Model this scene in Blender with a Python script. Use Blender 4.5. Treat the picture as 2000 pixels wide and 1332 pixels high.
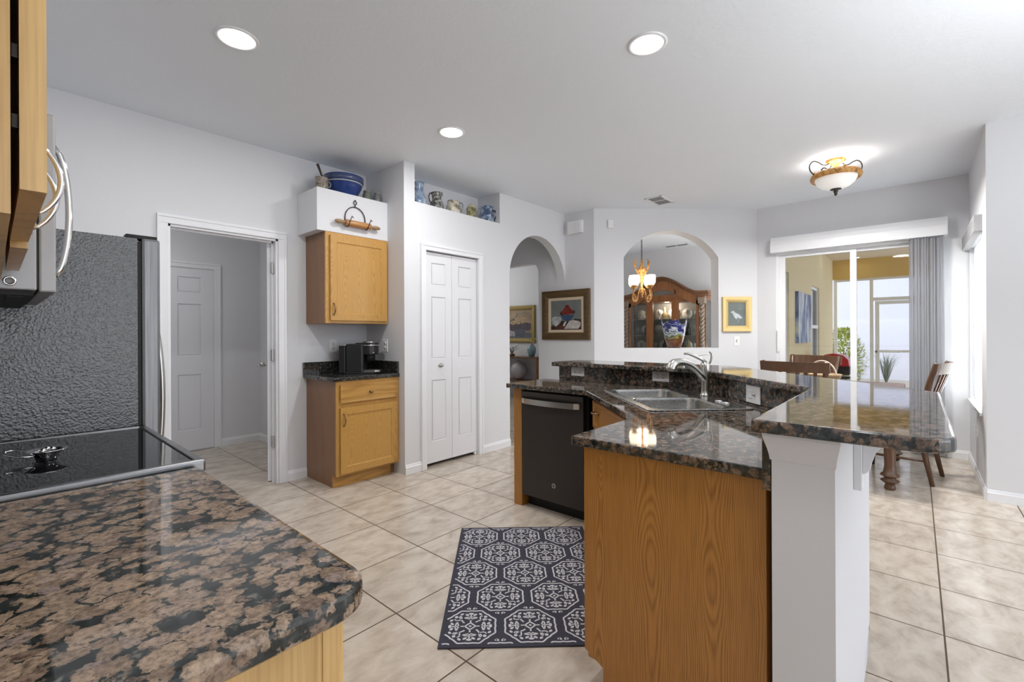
import bpy, bmesh, math, random
from mathutils import Vector, Matrix
from mathutils.geometry import tessellate_polygon
PI = math.pi
S = bpy.context.scene
for o in list(bpy.data.objects): bpy.data.objects.remove(o)
C = S.collection

# ------------------------------------------------------------------ camera, world, exposure, daylight
H, YAW, ROLL, FPX, CY = 1.245, 0.7228, -0.0043, 895.0, 652.84
ZC = 2.79
cam = bpy.data.objects.new('camera', bpy.data.cameras.new('camera')); C.objects.link(cam)
_F = Vector((math.cos(YAW), math.sin(YAW), 0)); _R = Vector((math.sin(YAW), -math.cos(YAW), 0)); _U = Vector((0, 0, 1))
_R2 = _R*math.cos(ROLL) + _U*math.sin(ROLL); _U2 = _U*math.cos(ROLL) - _R*math.sin(ROLL)
cam.matrix_world = Matrix(((_R2.x, _U2.x, -_F.x, 0), (_R2.y, _U2.y, -_F.y, 0), (_R2.z, _U2.z, -_F.z, H), (0, 0, 0, 1)))
cam.data.sensor_fit = 'HORIZONTAL'; cam.data.sensor_width = 36.0
cam.data.lens = FPX/2000*36; cam.data.shift_y = (CY-666)/2000
cam.data.clip_start = 0.02; cam.data.clip_end = 200
S.camera = cam
W_ = bpy.data.worlds.new('sky'); S.world = W_; W_.use_nodes = True
_bg = W_.node_tree.nodes['Background']; _bg.inputs[0].default_value = (0.86, 0.90, 1.0, 1); _bg.inputs[1].default_value = 2.1
S.view_settings.view_transform = 'Standard'; S.view_settings.look = 'None'
S.view_settings.gamma = 1.0; S.view_settings.exposure = 0.1
S.cycles.use_denoising = True
S.cycles.max_bounces = 10; S.cycles.diffuse_bounces = 6; S.cycles.glossy_bounces = 5
S.cycles.transparent_max_bounces = 16; S.cycles.transmission_bounces = 8
S.cycles.sample_clamp_indirect = 6.0; S.cycles.caustics_reflective = False; S.cycles.caustics_refractive = False

def lamp(name, kind, loc, energy, size=None, size_y=None, aim=None, color=(1, 1, 1), shape='RECTANGLE', spread=None):
    l = bpy.data.lights.new(name, kind); l.energy = energy; l.color = color
    if kind == 'AREA':
        l.shape = shape if size_y or shape == 'DISK' else 'SQUARE'; l.size = size
        if size_y: l.size_y = size_y
        if spread: l.spread = spread
    elif size: l.shadow_soft_size = size
    o = bpy.data.objects.new(name, l); C.objects.link(o); o.location = loc
    if aim is not None: o.rotation_euler = (Vector(aim)-Vector(loc)).to_track_quat('-Z', 'Y').to_euler()
    return o
# daylight entering through the family-room glazing behind the camera, the nook window and the glass sliders
lamp('daylight_family_room', 'AREA', (1.6, -8.42, 1.1), 75, 5.6, 1.9, (1.6, 0, 2.3), (0.94, 0.97, 1.0))
lamp('daylight_family_room_high', 'AREA', (1.6, -8.40, 2.2), 15, 5.6, 0.7, (1.6, 0, 1.3), (0.94, 0.97, 1.0))
lamp('daylight_nook_window', 'AREA', (5.70, -0.72, 1.3), 90, 0.95, 1.4, (5.3, 2.2, 2.2), (0.95, 0.98, 1.0))
lamp('laundry_fill', 'AREA', (0.7, 5.0, ZC-0.05), 6.5, 0.3, aim=(0.7, 5.0, 0), color=(1, 0.98, 0.96), shape='DISK')  # added fill that lifts the laundry room; no fixture in view
lamp('kitchen_fill', 'AREA', (0.8, 0.2, ZC-0.02), 7, 0.3, aim=(0.8, 0.2, 0), color=(0.96, 0.98, 1.0), shape='DISK')  # added overhead fill out of view, without a fixture
# unseen upward fill lights added behind the camera to brighten the ceiling
lamp('ceiling_fill_right', 'AREA', (3.2, -4.2, 1.5), 62, 0.4, aim=(3.2, -4.2, 3), color=(0.94, 0.97, 1.0), shape='DISK')
lamp('ceiling_fill_left', 'AREA', (2.2, -1.3, 1.5), 46, 0.5, aim=(2.2, -1.3, 3), color=(0.94, 0.97, 1.0), shape='DISK')

# ------------------------------------------------------------------ material helpers
def _nt(name):
    m = bpy.data.materials.new(name); m.use_nodes = True
    nt = m.node_tree; b = nt.nodes['Principled BSDF']
    return m, nt, b
def N(nt, t, **kw):
    n = nt.nodes.new(t)
    for k, v in kw.items():
        if k.startswith('i_'):
            key = k[2:]; key = int(key) if key.isdigit() else key
            n.inputs[key].default_value = v
        else: setattr(n, k, v)
    return n
def ramp(nt, stops, interp='LINEAR'):
    r = N(nt, 'ShaderNodeValToRGB'); e = r.color_ramp; e.interpolation = interp
    while len(e.elements) < len(stops): e.elements.new(0.5)
    for el, (p, c) in zip(e.elements, stops): el.position = p; el.color = (*c, 1) if len(c) == 3 else c
    return r
def lin(r, g, b):
    f = lambda v: (v/255/12.92) if v/255 <= 0.04045 else ((v/255+0.055)/1.055)**2.4
    return (f(r), f(g), f(b))
def flat(name, col, rough=0.5, metal=0.0, spec=0.5, emit=None, es=0.0, bump=None, alpha=None, trans=None, coat=0):
    m, nt, b = _nt(name)
    b.inputs['Base Color'].default_value = (*col, 1); b.inputs['Roughness'].default_value = rough
    b.inputs['Metallic'].default_value = metal; b.inputs['Specular IOR Level'].default_value = spec
    if coat: b.inputs['Coat Weight'].default_value = coat; b.inputs['Coat Roughness'].default_value = 0.08
    if emit: b.inputs['Emission Color'].default_value = (*emit, 1); b.inputs['Emission Strength'].default_value = es
    if trans: b.inputs['Transmission Weight'].default_value = trans
    if bump:
        sc, st = bump
        tc = N(nt, 'ShaderNodeTexCoord'); n = N(nt, 'ShaderNodeTexNoise', i_Scale=sc, i_Detail=3.0)
        bp = N(nt, 'ShaderNodeBump', i_Strength=st, i_Distance=0.002)
        nt.links.new(tc.outputs['Object'], n.inputs['Vector']); nt.links.new(n.outputs['Fac'], bp.inputs['Height'])
        nt.links.new(bp.outputs['Normal'], b.inputs['Normal'])
    return m
def wood(name, light, dark, rough=0.35, axis='Z', scale=1.0, ring=9.0, coat=0.25, rot=0.0):
    # long soft grain + fine pores, stretched along `axis` of the object
    m, nt, b = _nt(name); L = nt.links.new
    tc = N(nt, 'ShaderNodeTexCoord'); mp = N(nt, 'ShaderNodeMapping')
    s = {'X': (0.12, 1, 1), 'Y': (1, 0.12, 1), 'Z': (1, 1, 0.12)}[axis]
    mp.inputs['Scale'].default_value = tuple(v*scale for v in s); mp.inputs['Rotation'].default_value = (0, 0, rot)
    L(tc.outputs['Object'], mp.inputs['Vector'])
    n1 = N(nt, 'ShaderNodeTexNoise', i_Scale=3.2, i_Detail=2.0, i_Roughness=0.45, i_Distortion=0.25); L(mp.outputs[0], n1.inputs['Vector'])
    mul = N(nt, 'ShaderNodeMath', operation='MULTIPLY', i_1=ring); L(n1.outputs['Fac'], mul.inputs[0])
    fr = N(nt, 'ShaderNodeMath', operation='PINGPONG', i_1=0.5); L(mul.outputs[0], fr.inputs[0])
    r1 = ramp(nt, [(0.0, (0, 0, 0)), (0.10, (0.45,)*3), (0.35, (1, 1, 1))]); L(fr.outputs[0], r1.inputs[0])
    mp2 = N(nt, 'ShaderNodeMapping'); s2 = {'X': (6, 240, 240), 'Y': (240, 6, 240), 'Z': (240, 240, 6)}[axis]
    mp2.inputs['Scale'].default_value = s2; mp2.inputs['Rotation'].default_value = (0, 0, rot); L(tc.outputs['Object'], mp2.inputs['Vector'])
    n2 = N(nt, 'ShaderNodeTexNoise', i_Scale=1.0, i_Detail=2.0); L(mp2.outputs[0], n2.inputs['Vector'])
    r2 = ramp(nt, [(0.35, (0, 0, 0)), (0.6, (1, 1, 1))]); L(n2.outputs['Fac'], r2.inputs[0])
    n3 = N(nt, 'ShaderNodeTexNoise', i_Scale=2.0, i_Detail=1.0); L(mp.outputs[0], n3.inputs['Vector'])
    mx = N(nt, 'ShaderNodeMix', data_type='FLOAT', i_0=0.38); L(r1.outputs[0], mx.inputs[2]); L(r2.outputs[0], mx.inputs[3])
    mx2 = N(nt, 'ShaderNodeMix', data_type='FLOAT', i_0=0.22); L(mx.outputs[0], mx2.inputs[2]); L(n3.outputs['Fac'], mx2.inputs[3])
    cr = ramp(nt, [(0.0, dark), (0.75, light), (1.0, tuple(min(1, v*1.12) for v in light))]); L(mx2.outputs[0], cr.inputs[0])
    L(cr.outputs[0], b.inputs['Base Color']); b.inputs['Roughness'].default_value = rough
    b.inputs['Coat Weight'].default_value = coat; b.inputs['Coat Roughness'].default_value = 0.2
    bp = N(nt, 'ShaderNodeBump', i_Strength=0.12, i_Distance=0.001); L(mx.outputs[0], bp.inputs['Height']); L(bp.outputs[0], b.inputs['Normal'])
    return m
def cathedral(name, light, dark, rough=0.4, width=0.19, freq=150.0, contrast=0.8, coat=0.2):
    # flat-sawn boards: growth rings cut lengthwise give nested arches down the middle of every board
    m, nt, b = _nt(name); L = nt.links.new
    def mth(op, a, b_=None, c=None):
        n = N(nt, 'ShaderNodeMath', operation=op)
        for i, v in enumerate((a, b_, c)):
            if v is None: continue
            if isinstance(v, (int, float)): n.inputs[i].default_value = v
            else: L(v, n.inputs[i])
        return n.outputs[0]
    tc = N(nt, 'ShaderNodeTexCoord'); sx = N(nt, 'ShaderNodeSeparateXYZ'); L(tc.outputs['Object'], sx.inputs[0])
    mp = N(nt, 'ShaderNodeMapping'); mp.inputs['Scale'].default_value = (9, 9, 1.1); L(tc.outputs['Object'], mp.inputs[0])
    nz = N(nt, 'ShaderNodeTexNoise', i_Scale=1.0, i_Detail=2.0); L(mp.outputs[0], nz.inputs['Vector'])
    u = mth('MULTIPLY_ADD', sx.outputs[0], 0.83, sx.outputs[1]); u = mth('MULTIPLY_ADD', nz.outputs['Fac'], 0.05, u)
    bd = mth('DIVIDE', u, width); fl = mth('FLOOR', bd); fr = mth('MULTIPLY', mth('SUBTRACT', mth('SUBTRACT', bd, fl), 0.5), width)
    mz = N(nt, 'ShaderNodeCombineXYZ'); L(mth('MULTIPLY', fl, 7.31), mz.inputs[0]); L(mth('MULTIPLY', sx.outputs[2], 1.6), mz.inputs[2])
    n2 = N(nt, 'ShaderNodeTexNoise', i_Scale=1.0, i_Detail=1.0); L(mz.outputs[0], n2.inputs['Vector'])
    dep = mth('MULTIPLY_ADD', n2.outputs['Fac'], 0.22, -0.06); dep = mth('MULTIPLY_ADD', nz.outputs['Fac'], 0.03, dep)
    r = mth('SQRT', mth('ADD', mth('MULTIPLY', fr, mth('MULTIPLY', fr, 2.6)), mth('MULTIPLY', dep, dep)))
    pp = mth('PINGPONG', mth('MULTIPLY', r, freq), 0.5)
    r1 = ramp(nt, [(0.0, (0, 0, 0)), (0.14, (0.35,)*3), (0.40, (1, 1, 1))]); L(pp, r1.inputs[0])
    mp2 = N(nt, 'ShaderNodeMapping'); mp2.inputs['Scale'].default_value = (260, 260, 7); L(tc.outputs['Object'], mp2.inputs[0])
    n3 = N(nt, 'ShaderNodeTexNoise', i_Scale=1.0, i_Detail=2.0); L(mp2.outputs[0], n3.inputs['Vector'])
    r2 = ramp(nt, [(0.36, (0, 0, 0)), (0.58, (1, 1, 1))]); L(n3.outputs['Fac'], r2.inputs[0])
    mx = N(nt, 'ShaderNodeMix', data_type='FLOAT', i_0=0.35); L(r1.outputs[0], mx.inputs[2]); L(r2.outputs[0], mx.inputs[3])
    inv = mth('MULTIPLY_ADD', mth('SUBTRACT', mx.outputs[0], 1.0), contrast, 1.0)
    cr = ramp(nt, [(0.0, dark), (0.8, light), (1.0, tuple(min(1, v*1.1) for v in light))]); L(inv, cr.inputs[0])
    L(cr.outputs[0], b.inputs['Base Color']); b.inputs['Roughness'].default_value = rough
    b.inputs['Coat Weight'].default_value = coat; b.inputs['Coat Roughness'].default_value = 0.2
    bp = N(nt, 'ShaderNodeBump', i_Strength=0.1, i_Distance=0.001); L(mx.outputs[0], bp.inputs['Height']); L(bp.outputs[0], b.inputs['Normal'])
    return m
def granite(name, cell=36.0, tan=(0.30, 0.215, 0.15), mid=(0.17, 0.115, 0.085), dark=(0.013, 0.016, 0.015), th=0.60, rough=0.045):
    m, nt, b = _nt(name); L = nt.links.new
    tc = N(nt, 'ShaderNodeTexCoord')
    nz = N(nt, 'ShaderNodeTexNoise', i_Scale=38.0, i_Detail=4.0); L(tc.outputs['Object'], nz.inputs['Vector'])
    add = N(nt, 'ShaderNodeMix', data_type='VECTOR', i_0=0.018)
    add.blend_type = 'MIX'
    sub = N(nt, 'ShaderNodeVectorMath', operation='SUBTRACT'); sub.inputs[1].default_value = (0.5, 0.5, 0.5); L(nz.outputs['Color'], sub.inputs[0])
    scl = N(nt, 'ShaderNodeVectorMath', operation='SCALE'); scl.inputs['Scale'].default_value = 0.045; L(sub.outputs[0], scl.inputs[0])
    av = N(nt, 'ShaderNodeVectorMath', operation='ADD'); L(tc.outputs['Object'], av.inputs[0]); L(scl.outputs[0], av.inputs[1])
    vo = N(nt, 'ShaderNodeTexVoronoi', i_Scale=cell); vo.feature = 'F1'; L(av.outputs[0], vo.inputs['Vector'])
    # per-crystal tone
    sep = N(nt, 'ShaderNodeSeparateColor'); L(vo.outputs['Color'], sep.inputs[0])
    tone = ramp(nt, [(0.0, mid), (0.35, tan), (0.7, tuple(v*1.15 for v in tan)), (1.0, (tan[0]*0.9, tan[1]*0.95, tan[2]*1.15))]); L(sep.outputs[0], tone.inputs[0])
    n2 = N(nt, 'ShaderNodeTexNoise', i_Scale=120.0, i_Detail=4.0, i_Roughness=0.7); L(tc.outputs['Object'], n2.inputs['Vector'])
    r2 = ramp(nt, [(0.30, (0.15,)*3), (0.50, (0.95,)*3), (0.68, (1.45,)*3)]); L(n2.outputs['Fac'], r2.inputs[0])
    ml = N(nt, 'ShaderNodeMix', data_type='RGBA'); ml.blend_type = 'MULTIPLY'; ml.inputs[0].default_value = 0.9
    L(tone.outputs[0], ml.inputs[6]); L(r2.outputs[0], ml.inputs[7])
    # dark matrix between crystals; crystal size varies
    r = N(nt, 'ShaderNodeMath', operation='MULTIPLY_ADD', i_1=-0.22, i_2=th+0.11); L(sep.outputs[1], r.inputs[0])
    nn = N(nt, 'ShaderNodeMath', operation='MULTIPLY_ADD', i_1=0.75, i_2=-0.375); L(n2.outputs['Fac'], nn.inputs[0])
    dd = N(nt, 'ShaderNodeMath', operation='ADD'); L(vo.outputs['Distance'], dd.inputs[0]); L(nn.outputs[0], dd.inputs[1])
    df = N(nt, 'ShaderNodeMath', operation='SUBTRACT'); L(dd.outputs[0], df.inputs[0]); L(r.outputs[0], df.inputs[1])
    sm = N(nt, 'ShaderNodeMapRange', i_1=-0.05, i_2=0.04); L(df.outputs[0], sm.inputs[0])
    n3 = N(nt, 'ShaderNodeTexNoise', i_Scale=55.0, i_Detail=2.0); L(tc.outputs['Object'], n3.inputs['Vector'])
    dk = ramp(nt, [(0.4, dark), (0.62, tuple(v*2.2+0.012 for v in dark)), (0.72, (0.16, 0.15, 0.13))]); L(n3.outputs['Fac'], dk.inputs[0])
    fm = N(nt, 'ShaderNodeMix', data_type='RGBA'); L(sm.outputs[0], fm.inputs[0]); L(ml.outputs[2], fm.inputs[6]); L(dk.outputs[0], fm.inputs[7])
    L(fm.outputs[2], b.inputs['Base Color']); b.inputs['Roughness'].default_value = rough
    b.inputs['Specular IOR Level'].default_value = 0.6
    return m
def plaster(name, col, scale=160.0, strength=0.25, rough=0.75):
    return flat(name, col, rough, bump=(scale, strength), spec=0.3)
def glass_pane(name, tint=(1, 1, 1), refl=1.0):
    m = bpy.data.materials.new(name); m.use_nodes = True; nt = m.node_tree; nt.nodes.clear(); L = nt.links.new
    out = N(nt, 'ShaderNodeOutputMaterial'); t = N(nt, 'ShaderNodeBsdfTransparent'); t.inputs[0].default_value = (*tint, 1)
    g = N(nt, 'ShaderNodeBsdfGlossy'); g.inputs['Roughness'].default_value = 0.02
    f = N(nt, 'ShaderNodeFresnel', i_IOR=1.45); mu = N(nt, 'ShaderNodeMath', operation='MULTIPLY', i_1=refl); L(f.outputs[0], mu.inputs[0])
    mx = N(nt, 'ShaderNodeMixShader'); L(mu.outputs[0], mx.inputs[0]); L(t.outputs[0], mx.inputs[1]); L(g.outputs[0], mx.inputs[2]); L(mx.outputs[0], out.inputs[0])
    return m
def translucent(name, col, k=0.5, t=0.0):
    m = bpy.data.materials.new(name); m.use_nodes = True; nt = m.node_tree; nt.nodes.clear(); L = nt.links.new
    out = N(nt, 'ShaderNodeOutputMaterial'); d = N(nt, 'ShaderNodeBsdfDiffuse'); d.inputs[0].default_value = (*col, 1)
    tr = N(nt, 'ShaderNodeBsdfTranslucent'); tr.inputs[0].default_value = (*col, 1)
    mx = N(nt, 'ShaderNodeMixShader'); mx.inputs[0].default_value = k; L(d.outputs[0], mx.inputs[1]); L(tr.outputs[0], mx.inputs[2])
    tp = N(nt, 'ShaderNodeBsdfTransparent'); m2 = N(nt, 'ShaderNodeMixShader'); m2.inputs[0].default_value = t
    L(mx.outputs[0], m2.inputs[1]); L(tp.outputs[0], m2.inputs[2]); L(m2.outputs[0], out.inputs[0])
    return m
def tile_floor(name):
    m, nt, b = _nt(name); L = nt.links.new
    tc = N(nt, 'ShaderNodeTexCoord'); mp = N(nt, 'ShaderNodeMapping')
    px, py, ox, oy = 0.4640, 0.4575, 1.190, -0.083
    mp.inputs['Scale'].default_value = (1/px, 1/py, 1); mp.inputs['Location'].default_value = (-ox/px+20, -oy/py+20, 0)
    L(tc.outputs['Object'], mp.inputs['Vector'])
    br = N(nt, 'ShaderNodeTexBrick', offset=0.0, squash=1.0); br.inputs['Scale'].default_value = 1.0
    br.inputs['Brick Width'].default_value = 1.0; br.inputs['Row Height'].default_value = 1.0
    br.inputs['Mortar Size'].default_value = 0.0075; br.inputs['Mortar Smooth'].default_value = 0.15; br.inputs['Bias'].default_value = 0.0
    br.inputs['Color1'].default_value = (0.0, 0, 0, 1); br.inputs['Color2'].default_value = (1, 1, 1, 1); br.inputs['Mortar'].default_value = (0.5, 0.5, 0.5, 1)
    L(mp.outputs[0], br.inputs['Vector'])
    mpn = N(nt, 'ShaderNodeMapping'); mpn.inputs['Scale'].default_value = (1.0, 1.7, 1.0); mpn.inputs['Rotation'].default_value = (0, 0, 0.5); L(tc.outputs['Object'], mpn.inputs['Vector'])
    n1 = N(nt, 'ShaderNodeTexNoise', i_Scale=6.5, i_Detail=6.0, i_Roughness=0.62, i_Distortion=0.4); L(mpn.outputs[0], n1.inputs['Vector'])
    cr = ramp(nt, [(0.28, lin(174, 160, 145)), (0.46, lin(195, 182, 167)), (0.60, lin(207, 196, 182)), (0.8, lin(216, 207, 195))]); L(n1.outputs['Fac'], cr.inputs[0])
    tv = ramp(nt, [(0, (0.93,)*3), (1, (1.05,)*3)]); L(br.outputs['Color'], tv.inputs[0])
    mm = N(nt, 'ShaderNodeMix', data_type='RGBA'); mm.blend_type = 'MULTIPLY'; mm.inputs[0].default_value = 1.0; L(cr.outputs[0], mm.inputs[6]); L(tv.outputs[0], mm.inputs[7])
    fm = N(nt, 'ShaderNodeMix', data_type='RGBA'); fm.inputs[7].default_value = (*lin(84, 66, 50), 1); L(br.outputs['Fac'], fm.inputs[0]); L(mm.outputs[2], fm.inputs[6])
    L(fm.outputs[2], b.inputs['Base Color'])
    rr = N(nt, 'ShaderNodeMapRange', i_1=0.0, i_2=1.0, i_3=0.16, i_4=0.8); L(br.outputs['Fac'], rr.inputs[0]); L(rr.outputs[0], b.inputs['Roughness'])
    inv = N(nt, 'ShaderNodeMath', operation='MULTIPLY_ADD', i_1=-1.0, i_2=1.0); L(br.outputs['Fac'], inv.inputs[0])
    ad = N(nt, 'ShaderNodeMath', operation='MULTIPLY_ADD', i_1=0.12); L(n1.outputs['Fac'], ad.inputs[0]); L(inv.outputs[0], ad.inputs[2])
    bp = N(nt, 'ShaderNodeBump', i_Strength=0.25, i_Distance=0.003); L(ad.outputs[0], bp.inputs['Height']); L(bp.outputs[0], b.inputs['Normal'])
    b.inputs['Specular IOR Level'].default_value = 0.5
    return m
def pebble(name, col, rough=0.22):
    # embossed black leather-grain panel
    m, nt, b = _nt(name); L = nt.links.new
    tc = N(nt, 'ShaderNodeTexCoord'); v = N(nt, 'ShaderNodeTexNoise', i_Scale=135.0, i_Detail=3.0, i_Roughness=0.5); L(tc.outputs['Object'], v.inputs['Vector'])
    bp = N(nt, 'ShaderNodeBump', i_Strength=1.0, i_Distance=0.0022); L(v.outputs['Fac'], bp.inputs['Height']); L(bp.outputs[0], b.inputs['Normal'])
    b.inputs['Base Color'].default_value = (*col, 1); b.inputs['Roughness'].default_value = rough; b.inputs['Specular IOR Level'].default_value = 1.0
    return m
def brushed(name, col, rough=0.28, axis='Z'):
    m, nt, b = _nt(name); L = nt.links.new
    tc = N(nt, 'ShaderNodeTexCoord'); mp = N(nt, 'ShaderNodeMapping'); L(tc.outputs['Object'], mp.inputs['Vector'])
    mp.inputs['Scale'].default_value = {'Z': (300, 300, 3), 'X': (3, 300, 300), 'Y': (300, 3, 300)}[axis]
    n = N(nt, 'ShaderNodeTexNoise', i_Scale=1.0, i_Detail=2.0); L(mp.outputs[0], n.inputs['Vector'])
    mr = N(nt, 'ShaderNodeMapRange', i_1=0.3, i_2=0.7, i_3=rough-0.06, i_4=rough+0.08); L(n.outputs['Fac'], mr.inputs[0]); L(mr.outputs[0], b.inputs['Roughness'])
    b.inputs['Base Color'].default_value = (*col, 1); b.inputs['Metallic'].default_value = 1.0
    return m
def blotch(name, cols, scale=14.0, rough=0.25, dist=0.5):
    # irregular glaze or paint in several colours
    m, nt, b = _nt(name); L = nt.links.new
    tc = N(nt, 'ShaderNodeTexCoord'); n = N(nt, 'ShaderNodeTexNoise', i_Scale=scale, i_Detail=2.0, i_Distortion=dist); L(tc.outputs['Object'], n.inputs['Vector'])
    k = len(cols); cr = ramp(nt, [(0.32+0.36*i/max(1, k-1), c) for i, c in enumerate(cols)]); L(n.outputs['Fac'], cr.inputs[0])
    L(cr.outputs[0], b.inputs['Base Color']); b.inputs['Roughness'].default_value = rough
    return m

# ------------------------------------------------------------------ mesh helpers
class MB:
    def __init__(s): s.bm = bmesh.new(); s.mi = 0; s.M = Matrix.Identity(4)
    def v(s, p): return s.bm.verts.new(s.M @ Vector(p))
    def f(s, vs):
        try: fc = s.bm.faces.new(vs); fc.material_index = s.mi; return fc
        except ValueError: return None
    def quad(s, *p): return s.f([s.v(q) for q in p])
    def box(s, x0, x1, y0, y1, z0, z1, bev=0.0):
        b = bmesh.new(); vs = [b.verts.new((x, y, z)) for x in (x0, x1) for y in (y0, y1) for z in (z0, z1)]
        for q in ((0, 1, 3, 2), (4, 6, 7, 5), (0, 4, 5, 1), (2, 3, 7, 6), (0, 2, 6, 4), (1, 5, 7, 3)): b.faces.new([vs[i] for i in q])
        if bev: bmesh.ops.bevel(b, geom=b.edges[:], offset=bev, segments=2, affect='EDGES', profile=0.6)
        s.join(b); return s
    def join(s, b, M=None):
        M = s.M if M is None else s.M @ M
        mp = {v: s.bm.verts.new(M @ v.co) for v in b.verts}
        for fc in b.faces:
            nf = s.bm.faces.new([mp[v] for v in fc.verts]); nf.material_index = s.mi; nf.smooth = fc.smooth
        b.free()
    def lathe(s, prof, cen=(0, 0, 0), seg=24, cap=True, axis='Z', scale=(1, 1)):
        b = bmesh.new(); rings = []
        for r, z in prof:
            if r < 1e-5: rings.append([b.verts.new((0, 0, z))])
            else: rings.append([b.verts.new((r*math.cos(2*PI*i/seg)*scale[0], r*math.sin(2*PI*i/seg)*scale[1], z)) for i in range(seg)])
        for a, c in zip(rings, rings[1:]):
            for i in range(seg):
                j = (i+1) % seg
                if len(a) == 1 and len(c) == 1: continue
                if len(a) == 1: b.faces.new((a[0], c[j], c[i]))
                elif len(c) == 1: b.faces.new((a[i], a[j], c[0]))
                else: b.faces.new((a[i], a[j], c[j], c[i]))
        if cap:
            for r_ in (rings[0], rings[-1]):
                if len(r_) > 1: b.faces.new(r_)
        for fc in b.faces: fc.smooth = True
        R = {'Z': Matrix.Identity(4), 'X': Matrix.Rotation(PI/2, 4, 'Y'), 'Y': Matrix.Rotation(-PI/2, 4, 'X')}[axis]
        s.join(b, Matrix.Translation(cen) @ R); return s
    def cyl(s, a, b_, r, r2=None, seg=16):
        a = Vector(a); b_ = Vector(b_); d = b_-a; M = Matrix.Translation(a) @ d.to_track_quat('Z', 'Y').to_matrix().to_4x4()
        o = s.M; s.M = o @ M; s.lathe([(r, 0), (r if r2 is None else r2, d.length)], seg=seg); s.M = o; return s
    def tube(s, pts, r, seg=10, closed=False):
        pts = [Vector(p) for p in pts]; n = len(pts); b = bmesh.new(); rings = []; ref = None
        for i, p in enumerate(pts):
            if closed: t = pts[(i+1) % n]-pts[i-1]
            else: t = pts[min(i+1, n-1)]-pts[max(i-1, 0)]
            t.normalize()
            if ref is None:
                ref = Vector((0, 0, 1)) if abs(t.z) < 0.9 else Vector((1, 0, 0))
            u = (ref - t*ref.dot(t)).normalized(); w = t.cross(u); ref = u
            rr = r(i/(n-1)) if callable(r) else r
            rings.append([b.verts.new(p+(u*math.cos(2*PI*k/seg)+w*math.sin(2*PI*k/seg))*rr) for k in range(seg)])
        pr = list(zip(rings, rings[1:])) + ([(rings[-1], rings[0])] if closed else [])
        for a, c in pr:
            for k in range(seg):
                j = (k+1) % seg; fc = b.faces.new((a[k], a[j], c[j], c[k])); fc.smooth = True
        if not closed: b.faces.new(rings[0]); b.faces.new(rings[-1])
        s.join(b); return s
    def prism(s, poly, z0, z1, holes=(), bev=0.0, plane='XY'):
        # extrude a 2-D outline; plane 'XY' -> along z, 'XZ' -> along y, 'YZ' -> along x
        def P(q, h):
            return {'XY': (q[0], q[1], h), 'XZ': (q[0], h, q[1]), 'YZ': (h, q[0], q[1])}[plane]
        b = bmesh.new(); loops = [list(poly)]+[list(h) for h in holes]
        lo = [[b.verts.new(P(q, z0)) for q in l] for l in loops]; hi = [[b.verts.new(P(q, z1)) for q in l] for l in loops]
        if holes:
            fl = [v for l in lo for v in l]; fh = [v for l in hi for v in l]
            for t in tessellate_polygon([[Vector((q[0], q[1], 0)) for q in l] for l in loops]):
                b.faces.new([fl[i] for i in t]); b.faces.new([fh[i] for i in t])
        else: b.faces.new(lo[0]); b.faces.new(hi[0])
        for a, c in zip(lo, hi):
            for i in range(len(a)):
                j = (i+1) % len(a); b.faces.new((a[i], a[j], c[j], c[i]))
        bmesh.ops.recalc_face_normals(b, faces=b.faces)
        if bev:
            es = [e for e in b.edges if len(e.link_faces) == 2 and e.calc_face_angle(0) > 0.6]
            bmesh.ops.bevel(b, geom=es, offset=bev, segments=3, affect='EDGES', profile=0.6)
        s.join(b); return s
    def panelled(s, w, h, t, rects, steps, bev=0.0):
        # slab in local x (0..w), z (0..h), front at y=0, back y=t, with recessed fields; steps = [(inset, depth)...]
        xs = sorted({0, w} | {r[0] for r in rects} | {r[1] for r in rects}); zs = sorted({0, h} | {r[2] for r in rects} | {r[3] for r in rects})
        for i in range(len(xs)-1):
            for j in range(len(zs)-1):
                x0, x1, z0, z1 = xs[i], xs[i+1], zs[j], zs[j+1]
                hit = [r for r in rects if r[0] <= x0+1e-6 and r[1] >= x1-1e-6 and r[2] <= z0+1e-6 and r[3] >= z1-1e-6]
                if not hit: s.quad((x0, 0, z0), (x1, 0, z0), (x1, 0, z1), (x0, 0, z1))
        for r in rects:
            cur = [(r[0], 0, r[2]), (r[1], 0, r[2]), (r[1], 0, r[3]), (r[0], 0, r[3])]
            for ins, dep in steps:
                x0, x1, z0, z1 = r[0]+ins, r[1]-ins, r[2]+ins, r[3]-ins
                nx = [(x0, dep, z0), (x1, dep, z0), (x1, dep, z1), (x0, dep, z1)]
                for k in range(4): s.quad(cur[k], cur[(k+1) % 4], nx[(k+1) % 4], nx[k])
                cur = nx
            s.quad(*cur)
        s.quad((0, t, 0), (0, t, h), (w, t, h), (w, t, 0))
        s.quad((0, 0, 0), (0, 0, h), (0, t, h), (0, t, 0)); s.quad((w, 0, 0), (w, t, 0), (w, t, h), (w, 0, h))
        s.quad((0, 0, 0), (0, t, 0), (w, t, 0), (w, 0, 0)); s.quad((0, 0, h), (w, 0, h), (w, t, h), (0, t, h))
        bmesh.ops.remove_doubles(s.bm, verts=s.bm.verts, dist=1e-5)
        return s
WM = {}
def T(x=0, y=0, z=0, rz=0): return Matrix.Translation((x, y, z)) @ Matrix.Rotation(rz, 4, 'Z')
def tag(o, label=None, cat=None, group=None, kind=None):
    if label: o['label'] = label
    if cat: o['category'] = cat
    if group: o['group'] = group
    if kind: o['kind'] = kind
    return o
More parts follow.
